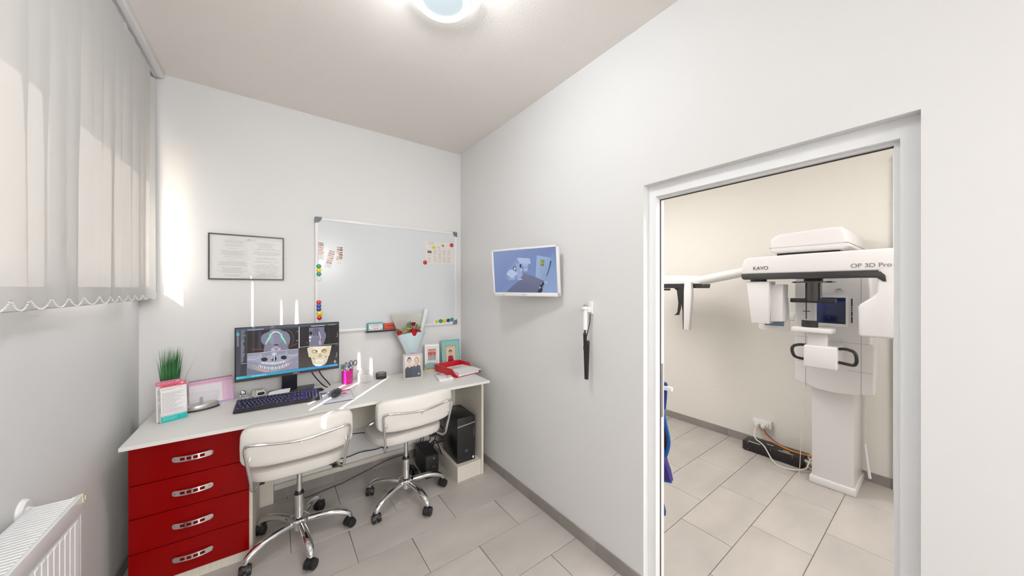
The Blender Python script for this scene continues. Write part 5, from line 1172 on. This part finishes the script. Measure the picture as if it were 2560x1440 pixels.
for i, pts in enumerate(([(3.60, .735, .06), (3.58, .70, .05), (3.60, .66, .035)], [(3.60, .735, .04), (3.56, .70, .015), (3.60, .66, .01)], [(3.67, .72, .08), (3.64, .69, .11), (3.66, .66, .14)], [(3.62, .72, .09), (3.59, .69, .05), (3.63, .665, .09)], [(3.62, .735, .03), (3.60, .69, .02), (3.66, .665, .02)])):
    cbl('cable', ('cream cable bending from the box end to the scanner base, second from the top', 'cream cable lying on the floor between the box and the scanner base',
                  'cream cable arching highest behind the end of the floor box', 'cream cable sagging between the arching one and the connector', 'lowest cream cable behind the connector, near the wall')[i], pts, .005, CW, 'cream cables at the scanner base')
cn = tag(obj('cable_connector', G().tube([(3.585, .735, .055), (3.58, .71, .05), (3.585, .69, .045)], [.014, .012, .008], 12), CW), 'cream connector plugged into the end of the floor box', 'connector')
s2_ = thing('small_socket', 'small white switch on the far wall behind the scanner arm', 'switch', (XF, .85, 1.25))
obj('switch_plate', G().box(XF - .010, XF, .815, .885, 1.215, 1.285, bev=.003), WHITE, s2_); obj('switch_rocker', G().box(XF - .014, XF - .009, .83, .87, 1.23, 1.27, bev=.002), WHITE, s2_)
# apron on the door handle
ap = thing('lead_apron', 'blue and purple protective apron hanging on the white door handle', 'apron', (1.68, .95, .97))
AB = mat('apron_blue', (.012, .04, .26), .6, bump=(25, .4, .006, (1, 1, 1))); AV = mat('apron_violet', (.05, .035, .20), .6, bump=(18, .5, .008, (1, 1, 1))); AC = mat('apron_trim_blue', (.01, .12, .42), .5)
X0, X1 = 1.664, 1.69
obj('hanging_loop', G().tube(spl([(1.662, .900, .960), (1.652, .893, .996), (1.650, .896, .998), (1.664, .905, .99), (1.668, .915, .93), (1.672, .918, .86)], 6), .008, 8, ry=.014).tube(spl([(1.662, .900, .960), (1.668, .905, .92), (1.672, .913, .86)], 6), .008, 8, ry=.014), AB, ap)
body = [(.921, .87), (.902, .80), (.884, .74), (.878, .70), (.889, .63), (.897, .585), (.889, .56), (.866, .495), (.93, .475), (.925, .42), (.932, .36), (.925, .30), (.93, .285), (1.16, .285), (1.20, .60), (1.10, .80), (1.02, .88)]
obj('apron_body', G().prism([(.921, .87), (.905, .80), (.893, .74), (.89, .70), (.893, .63), (.905, .585), (.91, .56), (.99, .54), (1.10, .56), (1.16, .62), (1.10, .80), (1.02, .88)], 'x', X0 + .006, X1 + .004, bev=.006, seg=3), mat('apron_lining', (.07, .022, .02), .7), ap)
obj('neck_trim', G().tube(spl([(1.668, .916, .86), (1.664, .900, .80), (1.662, .884, .74), (1.662, .878, .70), (1.664, .885, .655), (1.668, .902, .615), (1.664, .915, .66), (1.662, .925, .72)], 6), .006, 8, ry=.010), AC, ap)
obj('upper_panel', G().prism([(.905, .625), (.93, .665), (.96, .72), (1.15, .70), (1.17, .52), (.93, .475), (.866, .495), (.878, .545), (.893, .58)], 'x', X0 - .006, X1, bev=.007, seg=3), AV, ap)
obj('hem_trim', G().tube([(1.668, .867, .492), (1.668, .93, .475), (1.668, 1.17, .515)], .008, 8), AC, ap)
obj('lower_panel', G().prism([(.925, .49), (.930, .42), (.922, .37), (.905, .31), (.906, .29), (.93, .283), (1.15, .29), (1.17, .50)], 'x', X0 + .006, X1, bev=.006, seg=3), AB, ap)
